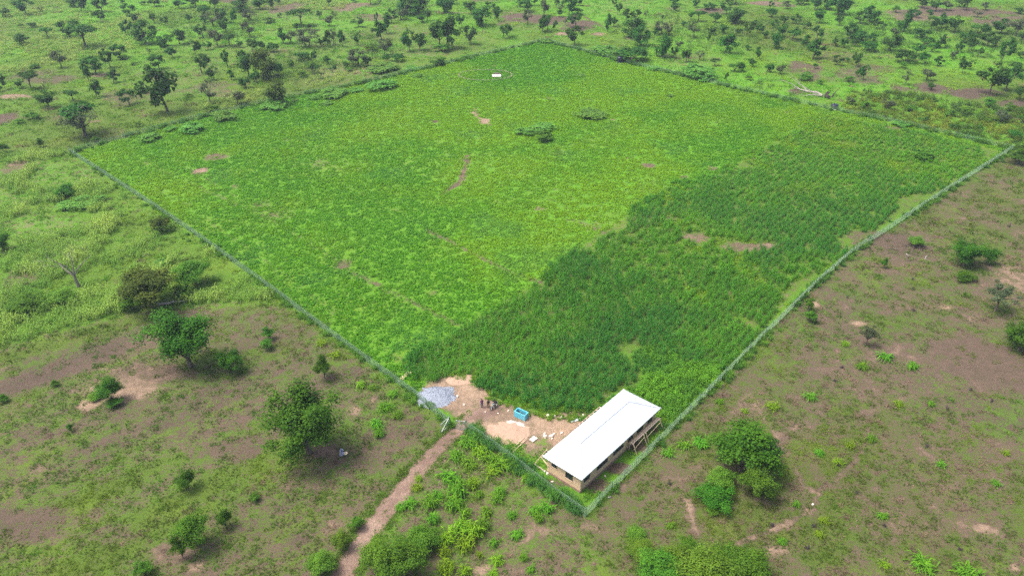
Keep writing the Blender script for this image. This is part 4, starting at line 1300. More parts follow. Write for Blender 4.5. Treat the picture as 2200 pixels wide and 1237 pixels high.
def limb(m, p, d, L, r, depth_, rng, droop=.0, n=5):
    pts = [Vector(p)]; rad = [r]; d = Vector(d).normalized()
    for k in range(4):
        d = (d + Vector((rng.gauss(0, .18), rng.gauss(0, .18), rng.gauss(0, .14) - droop))).normalized()
        pts.append(pts[-1] + d * (L / 4)); rad.append(r * (1 - .17 * (k + 1)))
    m.tube(pts, rad, n)
    if depth_ > 0:
        for k in range(rng.choice((2, 3))):
            j = rng.choice((2, 3, 4))
            dd = (d + Vector((rng.gauss(0, .6), rng.gauss(0, .6), rng.gauss(.1, .45)))).normalized()
            limb(m, pts[j], dd, L * rng.uniform(.55, .8), rad[j] * .62, depth_ - 1, rng, droop, max(4, n - 1))


rg = random.Random(5)
c = at(1772, 211); t = empty('fallen_tree', c); tag(t, 'bleached fallen tree with dark root plate beyond the far right fence', 'fallen tree')
o_ = at(1730, 183) - c
m = MB(); limb(m, (-.8, .5, .7), (o_.x, o_.y, .5), 13, .42, 2, rg, .02, 7); m.build('trunk', M['pale_bark'], t)
m = MB(); limb(m, (-1, .6, .7), (-8, .8, .4), 6, .28, 1, rg, .03, 6); m.build('branch', M['pale_bark'], t)
m = MB(); limb(m, (-2.6, 2.0, .9), (-4, 3.5, 1.5), 9, .20, 2, rg, .02, 5); m.build('branch', M['pale_bark'], t)
m = MB()
for k in range(18):
    a = rg.uniform(0, 6.28); m.tube([(0, 0, .8), (.4 + .5 * rg.random(), math.cos(a) * 1.0, .9 + math.sin(a) * .9), (.7 + rg.random(), math.cos(a) * 1.7, max(.05, .9 + math.sin(a) * 1.6))], [.4, .28, .05], 5)
m.build('root_plate', M['charred'], t)
m = MB(); limb(m, (2.6, .5, 0), (.8, .3, 1.2), 3.2, .35, 1, rg, 0, 6); m.build('snag', M['charred'], t)
c = at(1715, 203); t = empty('dead_branch_pile', c); tag(t, 'reddish pile of dead branches left of the fallen tree', 'branch pile')
for k in range(9):
    m = MB(); limb(m, (rg.uniform(-1.5, 1.5), rg.uniform(-1.2, 1.2), .1), (rg.gauss(0, 1), rg.gauss(0, 1), rg.uniform(.1, .8)), rg.uniform(2, 4), .09, 1, rg, .05, 4); m.build('branch', M['bark'] if k % 3 else M['pale_bark'], t)
# pale log under the olive bush, dead wood at the right
c = at(345, 658); t = empty('fallen_log', c); tag(t, 'pale fallen log below the olive bush left of the fence', 'log')
m = MB(); m.tube([(-1.6, 0, .45), (0, .1, .55), (1.6, .2, .6), (2.6, .7, .8)], [.28, .30, .24, .14], 8); m.build('trunk', M['pale_bark'], t)
m = MB(); limb(m, (2.4, .6, .7), (1, .6, .25), 4.5, .15, 1, rg, .02, 5); m.build('branch', M['pale_bark'], t)
m = MB(); limb(m, (-1.4, 0, .4), (-1, -.3, -.02), 2.2, .14, 0, rg, 0, 5); m.build('branch', M['pale_bark'], t)
c = at(1950, 545); t = empty('cut_brush_pile', c); tag(t, 'low pile of reddish cut brush with bleached sticks by the right fence', 'branch pile')
for k in range(26):
    m = MB(); p = (rg.gauss(-1, 3.2), rg.gauss(2.5, 2.6), .05); limb(m, p, (rg.gauss(0, 1), rg.gauss(0, 1), rg.uniform(.0, .5)), rg.uniform(1.5, 3.2), .07, 1, rg, .05, 4); m.build('branch', M['bark'], t)
for q in ((-.5, -.4), (3.4, -1.6)):
    m = MB(); limb(m, (q[0], q[1], .2), (-.6, -1, .15), 1.8, .13, 1, rg, .0, 6); m.build('branch', M['pale_bark'], t)

# ------------------------------------------------------------------ trees
def make_tree(seed, shape, leaves, leaf, clumps=26, branchy=6, open_=False):
    """unit tree: crown one unit wide, one unit tall; returns trunk mesh, crown points builder"""
    rng = np.random.default_rng(seed); rr = random.Random(seed)
    zc, hz, rx = {'round': (.58, .40, .44), 'dense': (.49, .48, .45), 'umbrella': (.70, .25, .46), 'tall': (.57, .42, .40), 'sparse': (.62, .36, .44), 'bush': (.44, .48, .44), 'mound': (.36, .50, .44)}[shape]
    # uneven envelope: a few lobes pushed in or out
    lob = [(rng.uniform(0, 6.28), rng.uniform(.65, 1.15)) for _ in range(5)]
    C, R = [], []
    nl = {'dense': 7, 'bush': 6, 'mound': 7, 'umbrella': 6}.get(shape, 5) + (3 if open_ else 0)
    lobes = rng.normal(size=(nl, 3)); lobes /= np.linalg.norm(lobes, axis=1, keepdims=True)
    reach = rng.uniform(.6, 1.15, nl)
    if open_:
        q = np.arange(nl) + .5; ph = q * 2.39996 + seed; zq = 1 - 2 * q / nl
        lobes = np.stack([np.cos(ph) * np.sqrt(1 - zq * zq), np.sin(ph) * np.sqrt(1 - zq * zq), zq], 1) + rng.normal(0, .22, (nl, 3))
    for k in range(clumps):
        d = lobes[k % nl] + rng.normal(0, .24 if open_ else .36, 3); d /= np.linalg.norm(d)
        if k % 6 == 5:
            d = rng.normal(size=3); d /= np.linalg.norm(d)
        if shape in ('umbrella',):
            d[2] = abs(d[2]) * .9 - .15
        if shape in ('bush', 'mound') and d[2] < -.3:
            d[2] *= -.5
        az = math.atan2(d[1], d[0]); f = 1.0
        for a, w in lob:
            f += (w - 1) * max(0, math.cos(az - a)) ** 3
        rad = (rng.uniform(.35, 1.0) * reach[k % nl] if open_ else rng.uniform(.45, 1.0) ** .5) * f * .86
        cx = (.10 * math.sin(seed * 1.7) if shape == 'tall' else 0)
        c = np.array([d[0] * rx * rad + cx, d[1] * rx * rad, zc + d[2] * hz * rad])
        if shape == 'tall':
            c[:2] *= .75 + .5 * rng.random()
        C.append(c); R.append(rng.uniform(.09, .17) * (1.15 if shape in ('dense', 'bush', 'mound') else 1.0) * (.8 if shape == 'sparse' else 1) * (.72 if open_ else 1))
    C = np.array(C); R = np.array(R)
    per = leaves // clumps
    Cs, Ns, Ls = [], [], []
    for c, r in zip(C, R):
        d = rng.normal(size=(per, 3)); d[:, 2] = d[:, 2] * .9 + .25; d /= np.linalg.norm(d, axis=1, keepdims=True)
        q = c + d * r * rng.uniform(.35, 1.08, (per, 1)) * np.array([1, 1, .85])
        Cs.append(q); out = (q - np.array([0, 0, zc - hz * .3])); out /= np.linalg.norm(out, axis=1, keepdims=True) + 1e-6
        Ns.append(d * .7 + out * .5 + np.array([0, 0, .45]) + rng.normal(0, .45, (per, 3)))
        Ls.append(np.clip(rng.uniform(.2, .75) + rng.normal(0, .2, per), 0, 1))
    Cs = np.concatenate(Cs); Cs[:, 2] = np.clip(Cs[:, 2], .015, None)
    V, F = leaf_quads(Cs, np.concatenate(Ns), leaf * rng.uniform(.65, 1.35, len(Cs)), rng, .7)
    V[:, 2] = np.clip(V[:, 2], .004, None)
    lv = np.repeat(np.concatenate(Ls), 4)
    sx = .5 / np.percentile(np.abs(V[:, :2]), 98.5); sz = 1.0 / np.percentile(V[:, 2], 99.5)
    V = V * np.array([sx, sx, sz]); C = C * np.array([sx, sx, sz]); zc *= sz; hz *= sz
    m = MB()
    th = zc - hz * .55 if shape not in ('bush', 'mound') else .12
    lean = rr.uniform(-.05, .05)
    t0 = .030 if shape != 'dense' else .036
    m.tube([(0, 0, -.01), (lean * .3, 0, th * .35), (lean, .01, th * .75), (lean * 1.3, .015, th)], [t0 * 1.35, t0, t0 * .85, t0 * .7], 7)
    order = sorted(range(clumps), key=lambda i: rr.random())[:branchy * (2 if shape == 'sparse' else 1)]
    for i in order:
        c = C[i]; st = Vector((lean * 1.2, .012, th * rr.uniform(.6, 1.0))); e = Vector(c)
        mid = st.lerp(e, .5) + Vector((0, 0, -.03))
        m.tube([st, mid, e], [t0 * .55, t0 * .36, t0 * .12], 5)
    return m, V, F, lv


PROTOS = {}


def tree_proto(key, shape, seed, leaves, leaf, mat, clumps, bark='bark', branchy=6):
    m, V, F, lv = make_tree(seed, shape, leaves, leaf, clumps, branchy, key.isupper())
    PROTOS.setdefault(key, []).append((m.mesh('trunk', M[bark]), np_mesh('crown', V, F, M[mat], lv)))


for s in range(5): tree_proto('r', 'round', 10 + s, 1500, .066, 'tree', 24)
for s in range(3): tree_proto('d', 'dense', 30 + s, 2200, .058, 'tree', 30)
for s in range(2): tree_proto('u', 'umbrella', 40 + s, 1500, .058, 'tree', 26, branchy=9)
for s in range(4): tree_proto('t', 'tall', 50 + s, 1300, .075, 'tree', 22)
for s in range(3): tree_proto('s', 'sparse', 60 + s, 620, .055, 'tree_grey', 26, branchy=8)
for s in range(2): tree_proto('g', 'round', 70 + s, 1100, .060, 'tree_grey', 22)
for s in range(4): tree_proto('b', 'bush', 80 + s, 1400, .070, 'bush', 22)
for s in range(2): tree_proto('k', 'bush', 90 + s, 1500, .068, 'tree', 24)
for s in range(3): tree_proto('m', 'mound', 100 + s, 1300, .075, 'reed', 24)
for s in range(2): tree_proto('o', 'dense', 110 + s, 2000, .058, 'tree_olive', 28)
# the nearest ones get finer leaves
tree_proto('D', 'dense', 201, 14000, .023, 'tree_mid', 74, branchy=14)
tree_proto('D', 'dense', 207, 13000, .024, 'tree_mid', 66, branchy=14)
tree_proto('B', 'bush', 211, 9500, .027, 'bush', 54)
tree_proto('B', 'mound', 212, 9500, .027, 'bush', 54)
tree_proto('K', 'bush', 221, 9500, .026, 'tree_mid', 54)
tree_proto('K', 'mound', 222, 9500, .026, 'tree_mid', 56)
tree_proto('O', 'bush', 231, 9000, .026, 'tree_olive', 54)
tree_proto('Y', 'mound', 241, 12000, .023, 'bush_bright', 64)
tree_proto('S', 'sparse', 251, 2600, .032, 'tree_grey', 36, branchy=10)

KIND = {'r': ('savanna_tree', 'round-crowned'), 'd': ('savanna_tree', 'dense dark'), 'u': ('savanna_tree', 'flat-topped'), 't': ('savanna_tree', 'upright irregular'), 's': ('sparse_tree', 'thin feathery'), 'g': ('savanna_tree', 'greyish'),
        'b': ('shrub', 'leafy'), 'k': ('shrub', 'dark'), 'm': ('reed_clump', 'reedy'), 'o': ('savanna_tree', 'olive'), 'D': ('savanna_tree', 'dense'), 'B': ('shrub', 'bushy'), 'K': ('shrub', 'dark bushy'), 'O': ('shrub', 'olive'), 'Y': ('shrub', 'bright'), 'S': ('sparse_tree', 'thin')}
tree_count = 0
ONES = 'zero one two three four five six seven eight nine ten eleven twelve thirteen fourteen fifteen sixteen seventeen eighteen nineteen'.split()
TENS = 'zero ten twenty thirty forty fifty sixty seventy eighty ninety'.split()


def in_words(v):
    v = max(0, min(99, int(round(v))))
    return ONES[v] if v < 20 else TENS[v // 10] + ('-' + ONES[v % 10] if v % 10 else '')


def place_label(what, x, y):
    tail = '%s percent across, %s percent down' % (in_words(x / 22.0), in_words(y / 12.37))
    for extra in ('', 'right-hand ', 'farther right '):
        lab = '%s%s %s, %s' % (extra, what, region(x, y), tail)
        if lab not in LABELS:
            LABELS.add(lab); return lab
    return lab


def region(x, y):
    p = at(x, y); X_, Y_ = np.array([p.x]), np.array([p.y])
    if inside(FARM, X_, Y_)[0]: return 'inside the field'
    if y < 330 and x < 880: return 'past the far left fence'
    if x >= 880 and y < 130 and x < 1300: return 'past the top corner'
    if y < 330: return 'past the far right fence'
    if inside(RIGHT, X_, Y_)[0]: return 'on right-hand brown land'
    if inside(FRONT, X_, Y_)[0]: return 'before the front fence'
    return 'left of the field'


def add_tree(x, y, w, h, kind, label=None, variant=None, group=None):
    """x, y: foot in the photo; w, h: width and height as seen there (px)"""
    global tree_count
    p = at(x, y); dep = depth(p); mpp = dep / FPX
    el = math.atan2(CAM_H, math.hypot(p.x, p.y))
    W = w * mpp * (1.0 if kind.isupper() else 1.2)
    Hh = max((h * mpp - .32 * W * math.sin(el)) / math.cos(el), W * (.18 if kind == 'm' else .42 if kind in 'bkBKOY' else .62))
    if kind == 'm':
        Hh = min(Hh, W * .28)
    elif kind in 'rdtgou':
        Hh *= 1.12
    Hh = min(Hh, W * (1.0 if kind == 'D' else 2.4))
    ps = PROTOS[kind]; rnd = random.Random(int(x * 7 + y * 13))
    tm, cm = ps[variant if variant is not None else rnd.randrange(len(ps))]
    nm, adj = KIND[kind]
    e = empty(nm, p, rnd.uniform(0, 6.28), (W, W, Hh))
    tr = bpy.data.objects.new('trunk' if nm.endswith('tree') else 'stem', tm); link(tr, e)
    cr = bpy.data.objects.new('crown' if nm.endswith('tree') else 'foliage', cm); link(cr, e)
    cat = {'savanna_tree': 'tree', 'sparse_tree': 'tree', 'shrub': 'shrub', 'reed_clump': 'reeds'}[nm]
    if label is None:
        size = 'small' if W < 5 else 'medium' if W < 9 else 'large'
        label = place_label('%s %s %s' % (size, adj, 'clump' if cat == 'reeds' else cat), x, y)
    LABELS.add(label)
    tag(e, label, cat, group or ('trees round the farm' if cat == 'tree' else 'shrubs and clumps round the farm'))
    tree_count += 1
    return e


LABELS = set()
# foot x, foot y, width, height (all four-fold enlarged), kind
T = [
 (0, [(30,150,100,80,'k'),(225,130,120,130,'r'),(360,105,50,50,'s'),(640,60,90,70,'d'),(705,105,100,130,'r'),(880,110,120,110,'r'),(870,190,95,95,'r'),(1120,140,100,95,'r'),(1055,35,50,40,'r'),(1150,205,60,80,'t'),(1330,200,55,75,'r'),(1420,220,55,70,'r'),(1635,190,45,60,'t'),(1215,45,60,30,'k'),
   (1080,300,110,110,'t'),(285,240,65,50,'k'),(180,240,40,35,'b'),(215,380,130,105,'k'),(415,325,90,80,'u'),(600,320,160,120,'r'),(645,250,80,70,'r'),(735,405,220,165,'u'),(1260,375,175,180,'d'),(1545,385,110,120,'r'),(1420,400,110,90,'r'),(1440,445,100,110,'t'),(1485,500,80,90,'t'),(1680,475,90,125,'t'),(1745,330,105,105,'r'),(1870,400,120,130,'g'),
   (1975,400,110,100,'u'),(1790,430,60,70,'r'),(2060,410,50,60,'t'),(1830,230,150,130,'s'),(1945,280,90,110,'r'),(2010,210,70,120,'t'),(1750,130,90,80,'k'),(1540,80,90,70,'r'),(1330,60,80,80,'r'),(1680,60,120,90,'r'),(1850,90,100,130,'r'),(2080,100,130,100,'d'),(1905,200,90,110,'r'),(1765,205,60,60,'r'),(2150,320,110,120,'g'),(2170,440,80,100,'r'),(2150,180,100,70,'g'),
   (530,580,110,135,'g'),(825,640,160,155,'r'),(950,580,100,150,'t'),(1040,510,115,120,'r'),(1370,600,120,125,'r'),(1290,470,40,60,'s'),(1735,630,125,145,'r'),(1840,690,80,110,'t'),(1955,575,80,135,'t'),(1990,690,60,80,'t'),(2140,660,150,200,'r'),(2110,760,90,100,'k'),(2190,710,70,90,'k'),(270,770,140,150,'u'),(185,760,60,70,'r'),(45,770,60,120,'t'),(4,790,40,60,'b'),
   (765,700,90,140,'t'),(830,835,90,130,'t'),(980,715,80,110,'t'),(1210,790,60,90,'t'),(1115,905,135,135,'r'),(420,920,145,140,'r'),(630,870,110,90,'u'),(1440,960,250,370,'t'),(1810,890,150,200,'s'),(2040,900,130,110,'g'),(355,1235,50,60,'k'),(300,590,70,45,'b'),(165,1060,70,40,'b'),(265,1030,110,50,'b'),
   (1300,1200,160,85,'m'),(1640,1130,190,85,'m'),(1480,1120,100,55,'m'),(1820,960,110,60,'b'),(1900,1030,200,90,'m'),(1050,515,80,30,'b'),(1160,560,50,20,'b'),(835,1220,60,50,'b'),(1200,1090,50,50,'b'),(1300,900,50,40,'b'),(1615,840,60,30,'b')]),
 (550, [(35,80,110,90,'r'),(130,85,55,90,'r'),(205,40,60,50,'r'),(625,60,50,80,'r'),(860,20,60,30,'k'),(985,40,90,50,'u'),(1060,35,40,40,'s'),(550,165,50,65,'r'),(205,155,35,40,'t'),(270,150,30,50,'s'),(680,160,50,60,'s'),(390,225,165,90,'u'),(480,265,90,60,'k'),(350,270,80,60,'r'),(635,230,75,80,'g'),(880,235,85,80,'r'),(1035,195,30,80,'t'),
   (1310,130,160,150,'d'),(1400,110,140,120,'d'),(1620,120,120,130,'d'),(1700,40,60,60,'r'),(1165,200,90,110,'r'),(1245,175,110,90,'g'),(1430,195,80,70,'r'),(1475,180,60,90,'r'),(1080,345,100,150,'t'),(1125,290,70,130,'t'),(1320,445,100,170,'t'),(1410,440,110,140,'r'),(1580,410,160,210,'r'),(1640,425,150,250,'t'),(1770,245,75,105,'r'),(1840,380,105,140,'r'),(1925,225,150,150,'d'),
   (1850,130,80,100,'r'),(1800,85,40,60,'r'),(2130,330,105,110,'r'),(2080,185,60,110,'r'),(2050,110,70,70,'r'),(2000,60,50,40,'r'),(460,410,150,140,'g'),(300,380,100,100,'g'),(235,380,80,120,'t'),(615,400,70,120,'t'),(670,390,60,140,'s'),(745,405,60,130,'t'),(880,390,55,90,'t'),(565,400,40,60,'t'),(30,440,80,90,'k'),(150,450,80,80,'k'),(1110,480,95,120,'g'),(1220,530,85,70,'k'),(1120,530,70,60,'k'),
   (495,530,60,90,'t'),(410,520,110,80,'k'),(620,550,70,80,'k'),(880,570,140,130,'g'),(960,570,70,90,'k'),(505,640,100,100,'k'),(655,620,60,60,'k'),(390,665,80,60,'b'),(780,580,60,60,'k'),(290,575,60,60,'b'),(100,680,200,240,'o'),(180,660,100,120,'k'),(10,720,60,120,'k'),(160,895,160,200,'o'),(130,920,240,50,'m'),
   (1060,755,230,90,'m'),(700,820,250,65,'m'),(500,850,90,45,'m'),(1120,610,250,70,'m'),(1540,565,110,70,'k'),(1610,530,50,40,'b'),(340,870,60,35,'m'),(600,900,100,35,'m'),(920,720,40,30,'k'),(1350,600,120,30,'m'),(870,790,120,40,'m'),(1380,660,90,25,'m'),(100,200,100,40,'b'),(820,610,60,30,'b'),(1000,440,100,40,'b'),(1590,445,120,30,'b')]),
 (1100, [(135,100,120,100,'r'),(70,60,60,60,'r'),(190,50,50,60,'r'),(135,215,65,110,'g'),(275,140,75,120,'g'),(265,280,90,130,'r'),(305,265,80,120,'r'),(370,265,40,80,'t'),(405,150,50,60,'r'),(455,220,35,60,'s'),(545,240,115,110,'r'),(420,105,60,70,'s'),(380,70,50,70,'r'),(490,130,100,140,'r'),(560,125,100,60,'b'),(570,50,60,60,'r'),(535,395,120,150,'r'),
   (905,130,60,90,'r'),(880,60,40,70,'r'),(820,280,60,140,'t'),(870,230,70,90,'k'),(980,180,70,90,'t'),(1060,180,75,90,'t'),(1040,320,150,150,'d'),(1105,395,125,160,'d'),(1020,520,215,130,'k'),(1290,495,135,180,'d'),(1385,500,60,90,'r'),(1425,420,60,60,'g'),(1495,540,80,110,'t'),(1610,520,80,90,'s'),(1280,300,100,100,'g'),(1345,310,70,90,'g'),(1235,310,40,60,'t'),(1475,225,50,35,'r'),(1150,160,40,70,'s'),(1290,165,30,30,'r'),
   (1385,40,80,60,'r'),(1400,100,70,70,'t'),(1570,70,70,70,'t'),(1600,185,100,80,'u'),(1540,170,40,60,'r'),(1740,190,95,90,'k'),(1840,130,95,120,'r'),(1910,200,155,120,'d'),(1920,40,130,60,'r'),(1690,85,100,40,'k'),(1715,300,70,70,'r'),(1815,290,65,70,'r'),(1930,310,65,60,'r'),(2020,310,80,100,'r'),(2125,290,60,80,'r'),(2085,230,60,50,'r'),(2180,330,50,60,'r'),(1830,460,130,150,'t'),(1690,360,30,60,'t'),(2110,510,55,90,'t'),(2030,430,60,50,'k'),(1560,330,100,150,'s'),
   (1910,610,130,90,'k'),(2060,570,80,80,'k'),(1740,570,70,60,'u'),(1840,700,30,70,'t'),(2030,690,50,40,'b'),(2190,620,50,70,'k'),(790,470,240,85,'m'),(1590,660,280,110,'m'),(1220,600,110,30,'m'),(300,370,90,40,'m'),(120,1155,150,75,'m'),(260,1110,180,60,'m'),(690,1000,220,65,'m'),(250,1200,150,40,'b'),(1320,615,80,22,'m'),(590,655,70,22,'m'),(1360,830,60,25,'m'),(1640,700,90,40,'m')]),
 (1650, [(30,150,80,80,'k'),(60,250,60,70,'r'),(60,420,90,130,'d'),(20,80,40,60,'r'),(130,210,70,70,'r'),(240,210,80,80,'r'),(310,250,80,70,'k'),(120,320,80,100,'r'),(205,350,130,110,'k'),(440,200,85,110,'r'),(420,345,80,110,'t'),(320,400,60,90,'d'),(600,130,150,160,'d'),(500,80,120,90,'r'),(610,220,70,80,'r'),(870,190,130,130,'r'),(790,210,120,90,'r'),(925,250,80,80,'r'),(1005,240,30,35,'k'),(400,90,90,100,'r'),(280,40,100,60,'k'),(170,80,80,50,'g'),
   (1160,275,100,170,'d'),(1220,140,60,60,'r'),(1270,155,60,60,'r'),(1320,70,100,90,'r'),(1440,100,90,90,'r'),(1530,90,80,70,'g'),(1390,150,60,60,'r'),(1700,90,90,110,'r'),(1640,60,80,80,'r'),(1800,150,80,60,'s'),(1870,90,70,60,'g'),(2160,115,100,55,'k'),(1100,110,60,60,'b'),(1400,260,80,110,'t'),(1490,245,95,120,'r'),(1600,285,100,130,'r'),(1800,300,140,110,'k'),(2000,290,140,100,'r'),(2120,310,150,130,'g'),(2170,360,80,90,'r'),
   (700,340,120,130,'d'),(650,410,60,80,'k'),(580,400,50,80,'k'),(740,400,60,70,'k'),(810,360,150,110,'k'),(910,360,80,80,'k'),(870,440,120,90,'k'),(1080,320,70,70,'g'),(1040,440,150,130,'r'),(1100,400,60,80,'r'),(1320,330,130,90,'k'),(1340,390,130,70,'k'),(1270,470,95,90,'r'),(1400,445,90,90,'k'),(1480,415,80,110,'r'),(1185,540,150,110,'k'),(1350,555,90,110,'k'),(1450,570,70,80,'t'),(1160,590,60,60,'b'),
   (1630,455,60,85,'k'),(1720,440,90,110,'r'),(1700,370,130,100,'k'),(1880,400,130,120,'r'),(1800,490,80,80,'k'),(1585,510,60,60,'g'),(2000,540,120,190,'t'),(2165,500,60,60,'k'),(1665,635,70,130,'t'),(1735,600,60,70,'t'),(385,510,130,150,'t'),(590,565,80,80,'r'),(680,530,40,40,'k'),(770,575,85,110,'r'),(815,690,70,120,'t'),(765,655,40,60,'b'),(690,705,80,60,'b'),(1180,730,80,130,'s'),(1360,690,110,90,'g'),(1400,770,70,70,'k'),(10,620,60,80,'k'),
   (1900,810,180,250,'r'),(2040,780,150,190,'r'),(2130,650,130,110,'r'),(2160,860,100,130,'k'),(1890,920,90,90,'b'),(330,690,120,60,'b'),(100,640,80,70,'g'),(440,725,60,40,'b'),(400,590,40,50,'b'),(820,930,80,60,'b'),(1130,1090,120,90,'m'),(1020,940,100,60,'g'),(1240,960,90,60,'b'),(1600,1110,70,50,'k'),(1800,1120,60,50,'k'),(2170,1060,110,100,'k'),(2000,1050,120,90,'g'),(1480,950,90,60,'b'),(1700,980,80,60,'b'),(1320,1050,90,60,'k'),(1550,1000,90,60,'b'),(2080,950,90,70,'b'),(2120,1180,120,80,'k'),(1900,1060,80,60,'b'),(700,900,70,60,'g'),(930,850,80,50,'b')]),
]
for ox, L_ in T:
    for x, y, w, h, k in L_:
        add_tree(ox + x / 4, y / 4, w / 4, h / 4, k)
# feathery tree on the far left, near trees and shrubs: photo px
add_tree(184, 293, 76, 72, 's', 'wide feathery thorn tree just outside the far left fence', 1)
add_tree(184, 290, 66, 64, 'u', 'flat feathery crown leaning over the thorn tree outside the far left fence', 0)
NEAR = [(664, 972, 152, 172, 'D', 0, 'largest dense green tree with red soil at its foot left of the track'),
        (410, 788, 132, 140, 'D', 1, 'big dense green tree on brown soil below the olive bush'),
        (497, 799, 52, 58, 'D', 0, 'small bright green tree right of the big tree on brown soil'),
        (697, 812, 36, 54, 'K', 0, 'lone small dark tree above the largest tree'),
        (579, 728, 24, 30, 'K', 0, 'upper of two small shrubs on brown soil near the fence'), (575, 748, 28, 24, 'B', 0, 'lower of two small shrubs on brown soil near the fence'),
        (240, 864, 50, 60, 'K', 0, 'round dark shrub standing on the pale sandy patch'), (208, 855, 30, 16, 'Y', 0, 'bright low shrub left of the dark one on the sandy patch'), (250, 872, 30, 20, 'B', 0, 'small leafy shrub at the foot of the dark one on sand'),
        (404, 1052, 38, 48, 'K', 0, 'narrow dark shrub alone on the lower left land'), (425, 1172, 74, 78, 'B', 0, 'broad green shrub of the lower left group'), (394, 1198, 34, 56, 'K', 0, 'dark upright shrub at the left of the lower left group'), (485, 1133, 30, 44, 'K', 0, 'slim dark shrub at the right of the lower left group'), (314, 1236, 38, 36, 'B', 0, 'small green shrub at the bottom edge left of the group'), (548, 1075, 22, 18, 'B', 0, 'tiny green shrub alone left of the track verge'),
        (152, 926, 14, 20, 'K', 0, 'tiny dark sapling on the lower left land'), (120, 828, 18, 14, 'K', 0, 'tiny dark shrub left of the sandy patch'), (10, 862, 22, 18, 'K', 0, 'tiny dark shrub at the left edge of the brown land'),
        (145, 428, 42, 34, 'D', 1, 'lone dark round tree above the sorghum at left'), (8, 538, 40, 64, 'D', 0, 'tall dark tree cut by the left edge'), (348, 498, 40, 36, 'O', 0, 'olive shrub pressed against the left wire fence'), (6, 328, 26, 22, 'K', 0, 'small dark shrub at the left edge level with the field corner'), (88, 316, 14, 18, 'K', 0, 'tiny dark shrub left of the field corner'),
        (325, 662, 124, 96, 'O', 0, 'broad olive bush above the pale fallen log'), (422, 612, 76, 62, 'B', 0, 'blue green bush between the olive bush and the fence'), (280, 665, 40, 34, 'B', 1, 'leafy bush at the left foot of the olive bush'), (395, 640, 40, 34, 'K', 1, 'dark bush at the right foot of the olive bush'), (350, 570, 32, 40, 'm', 0, 'reedy clump above the olive bush'), (60, 668, 70, 40, 'B', 1, 'wide low green bush among the sorghum at left'), (130, 650, 60, 34, 'Y', 0, 'bright low bush among the sorghum at left'), (175, 445, 70, 22, 'm', 1, 'teal low reed patch right of the lone dark tree'),
        (868, 1240, 100, 84, 'B', 0, 'large green bush right of the track at the bottom edge'), (812, 1215, 70, 60, 'Y', 0, 'bright leafy bush between the track and the large bottom bush'), (905, 1175, 80, 50, 'B', 1, 'loose green bush above the large bottom bush'), (735, 1180, 40, 44, 'Y', 0, 'bright verge bush on the left side of the track'), (690, 1230, 60, 50, 'Y', 0, 'bright verge bush by the track at the bottom edge'), (768, 1135, 30, 30, 'B', 1, 'small verge bush on the left side of the track'),
        (1590, 1010, 130, 118, 'K', 0, 'tall dark thicket crown in the clump at lower right'), (1640, 1010, 70, 80, 'S', 0, 'thin leaved tree at the right of the lower right clump'), (1555, 1000, 60, 60, 'S', 0, 'thin leaved tree at the left of the lower right clump'), (1622, 1062, 76, 70, 'B', 0, 'round green bush at the lower right side of the clump'), (1548, 1048, 56, 46, 'Y', 0, 'bright leafy bush in the middle of the lower right clump'), (1532, 1080, 80, 46, 'K', 1, 'low dark green bush at the foot of the lower right clump'),
        (1512, 1262, 118, 84, 'Y', 0, 'broad bright bush in the middle of the bottom thicket'), (1556, 1222, 72, 50, 'B', 0, 'round bush behind the right end of the bottom thicket'), (1448, 1218, 70, 46, 'Y', 0, 'bright bush behind the left end of the bottom thicket'), (1420, 1240, 90, 60, 'B', 0, 'leafy bush at the left end of the bottom thicket'), (1604, 1240, 92, 66, 'B', 1, 'leafy bush at the right end of the bottom thicket'), (1478, 1185, 50, 34, 'B', 0, 'rounded bush on top of the bottom thicket'), (1365, 1150, 40, 22, 'Y', 0, 'yellowish low bush left of the bottom thicket'), (1375, 1190, 60, 28, 'Y', 0, 'second yellowish low bush left of the bottom thicket'), (1530, 1100, 26, 18, 'Y', 0, 'small yellow green shrub below the lower right clump'),
        (2188, 752, 76, 74, 'K', 1, 'large dark bush cut by the right edge'), (2138, 668, 66, 66, 'S', 0, 'thin pale trunked tree near the right edge'), (1860, 742, 36, 46, 'S', 0, 'small thin tree on the brown land with bent stem'),
        (2070, 570, 66, 58, 'D', 0, 'dark green tree right of the cut brush'), (2122, 566, 36, 48, 'D', 1, 'smaller dark tree beside the one right of the cut brush'), (1898, 576, 14, 24, 'K', 0, 'tiny upright shrub below the cut brush'), (1965, 528, 34, 24, 'Y', 0, 'bright green shrub on the cut brush'), (1735, 668, 22, 30, 'B', 0, 'small shrub outside the right fence halfway up'), (1740, 690, 28, 26, 'B', 1, 'second small shrub outside the right fence halfway up'), (2070, 600, 40, 20, 'K', 0, 'low dark shrub below the dark green tree'), (1985, 340, 40, 18, 'b', 0, 'small shrub in the upper part of the maize'), (2185, 352, 40, 34, 'K', 0, 'dark shrub at the far right fence corner')]
for x, y, w, h, k, v, lab in NEAR:
    add_tree(x, y, w, h, k, lab, v)

# bare dead tree on the left
rg = random.Random(12)
t = empty('dead_tree', at(170, 616), 0, (1.6, 1.6, 1.5)); tag(t, 'leafless grey dead tree standing among the sorghum at left', 'tree')
m = MB(); m.tube([(0, 0, 0), (-.1, 0, 1.0), (-.15, 0, 1.8)], [.24, .18, .15], 8); m.build('trunk', M['grey_bark'], t)
for d in ((-1, .1, 1.3), (.75, .2, 1.4), (-.3, -.3, 1.7), (.3, .6, 1.3)):
    m = MB(); limb(m, (-.12, 0, 1.7), d, 3.4, .11, 4, rg, -.02, 5); m.build('limb', M['grey_bark'], t)


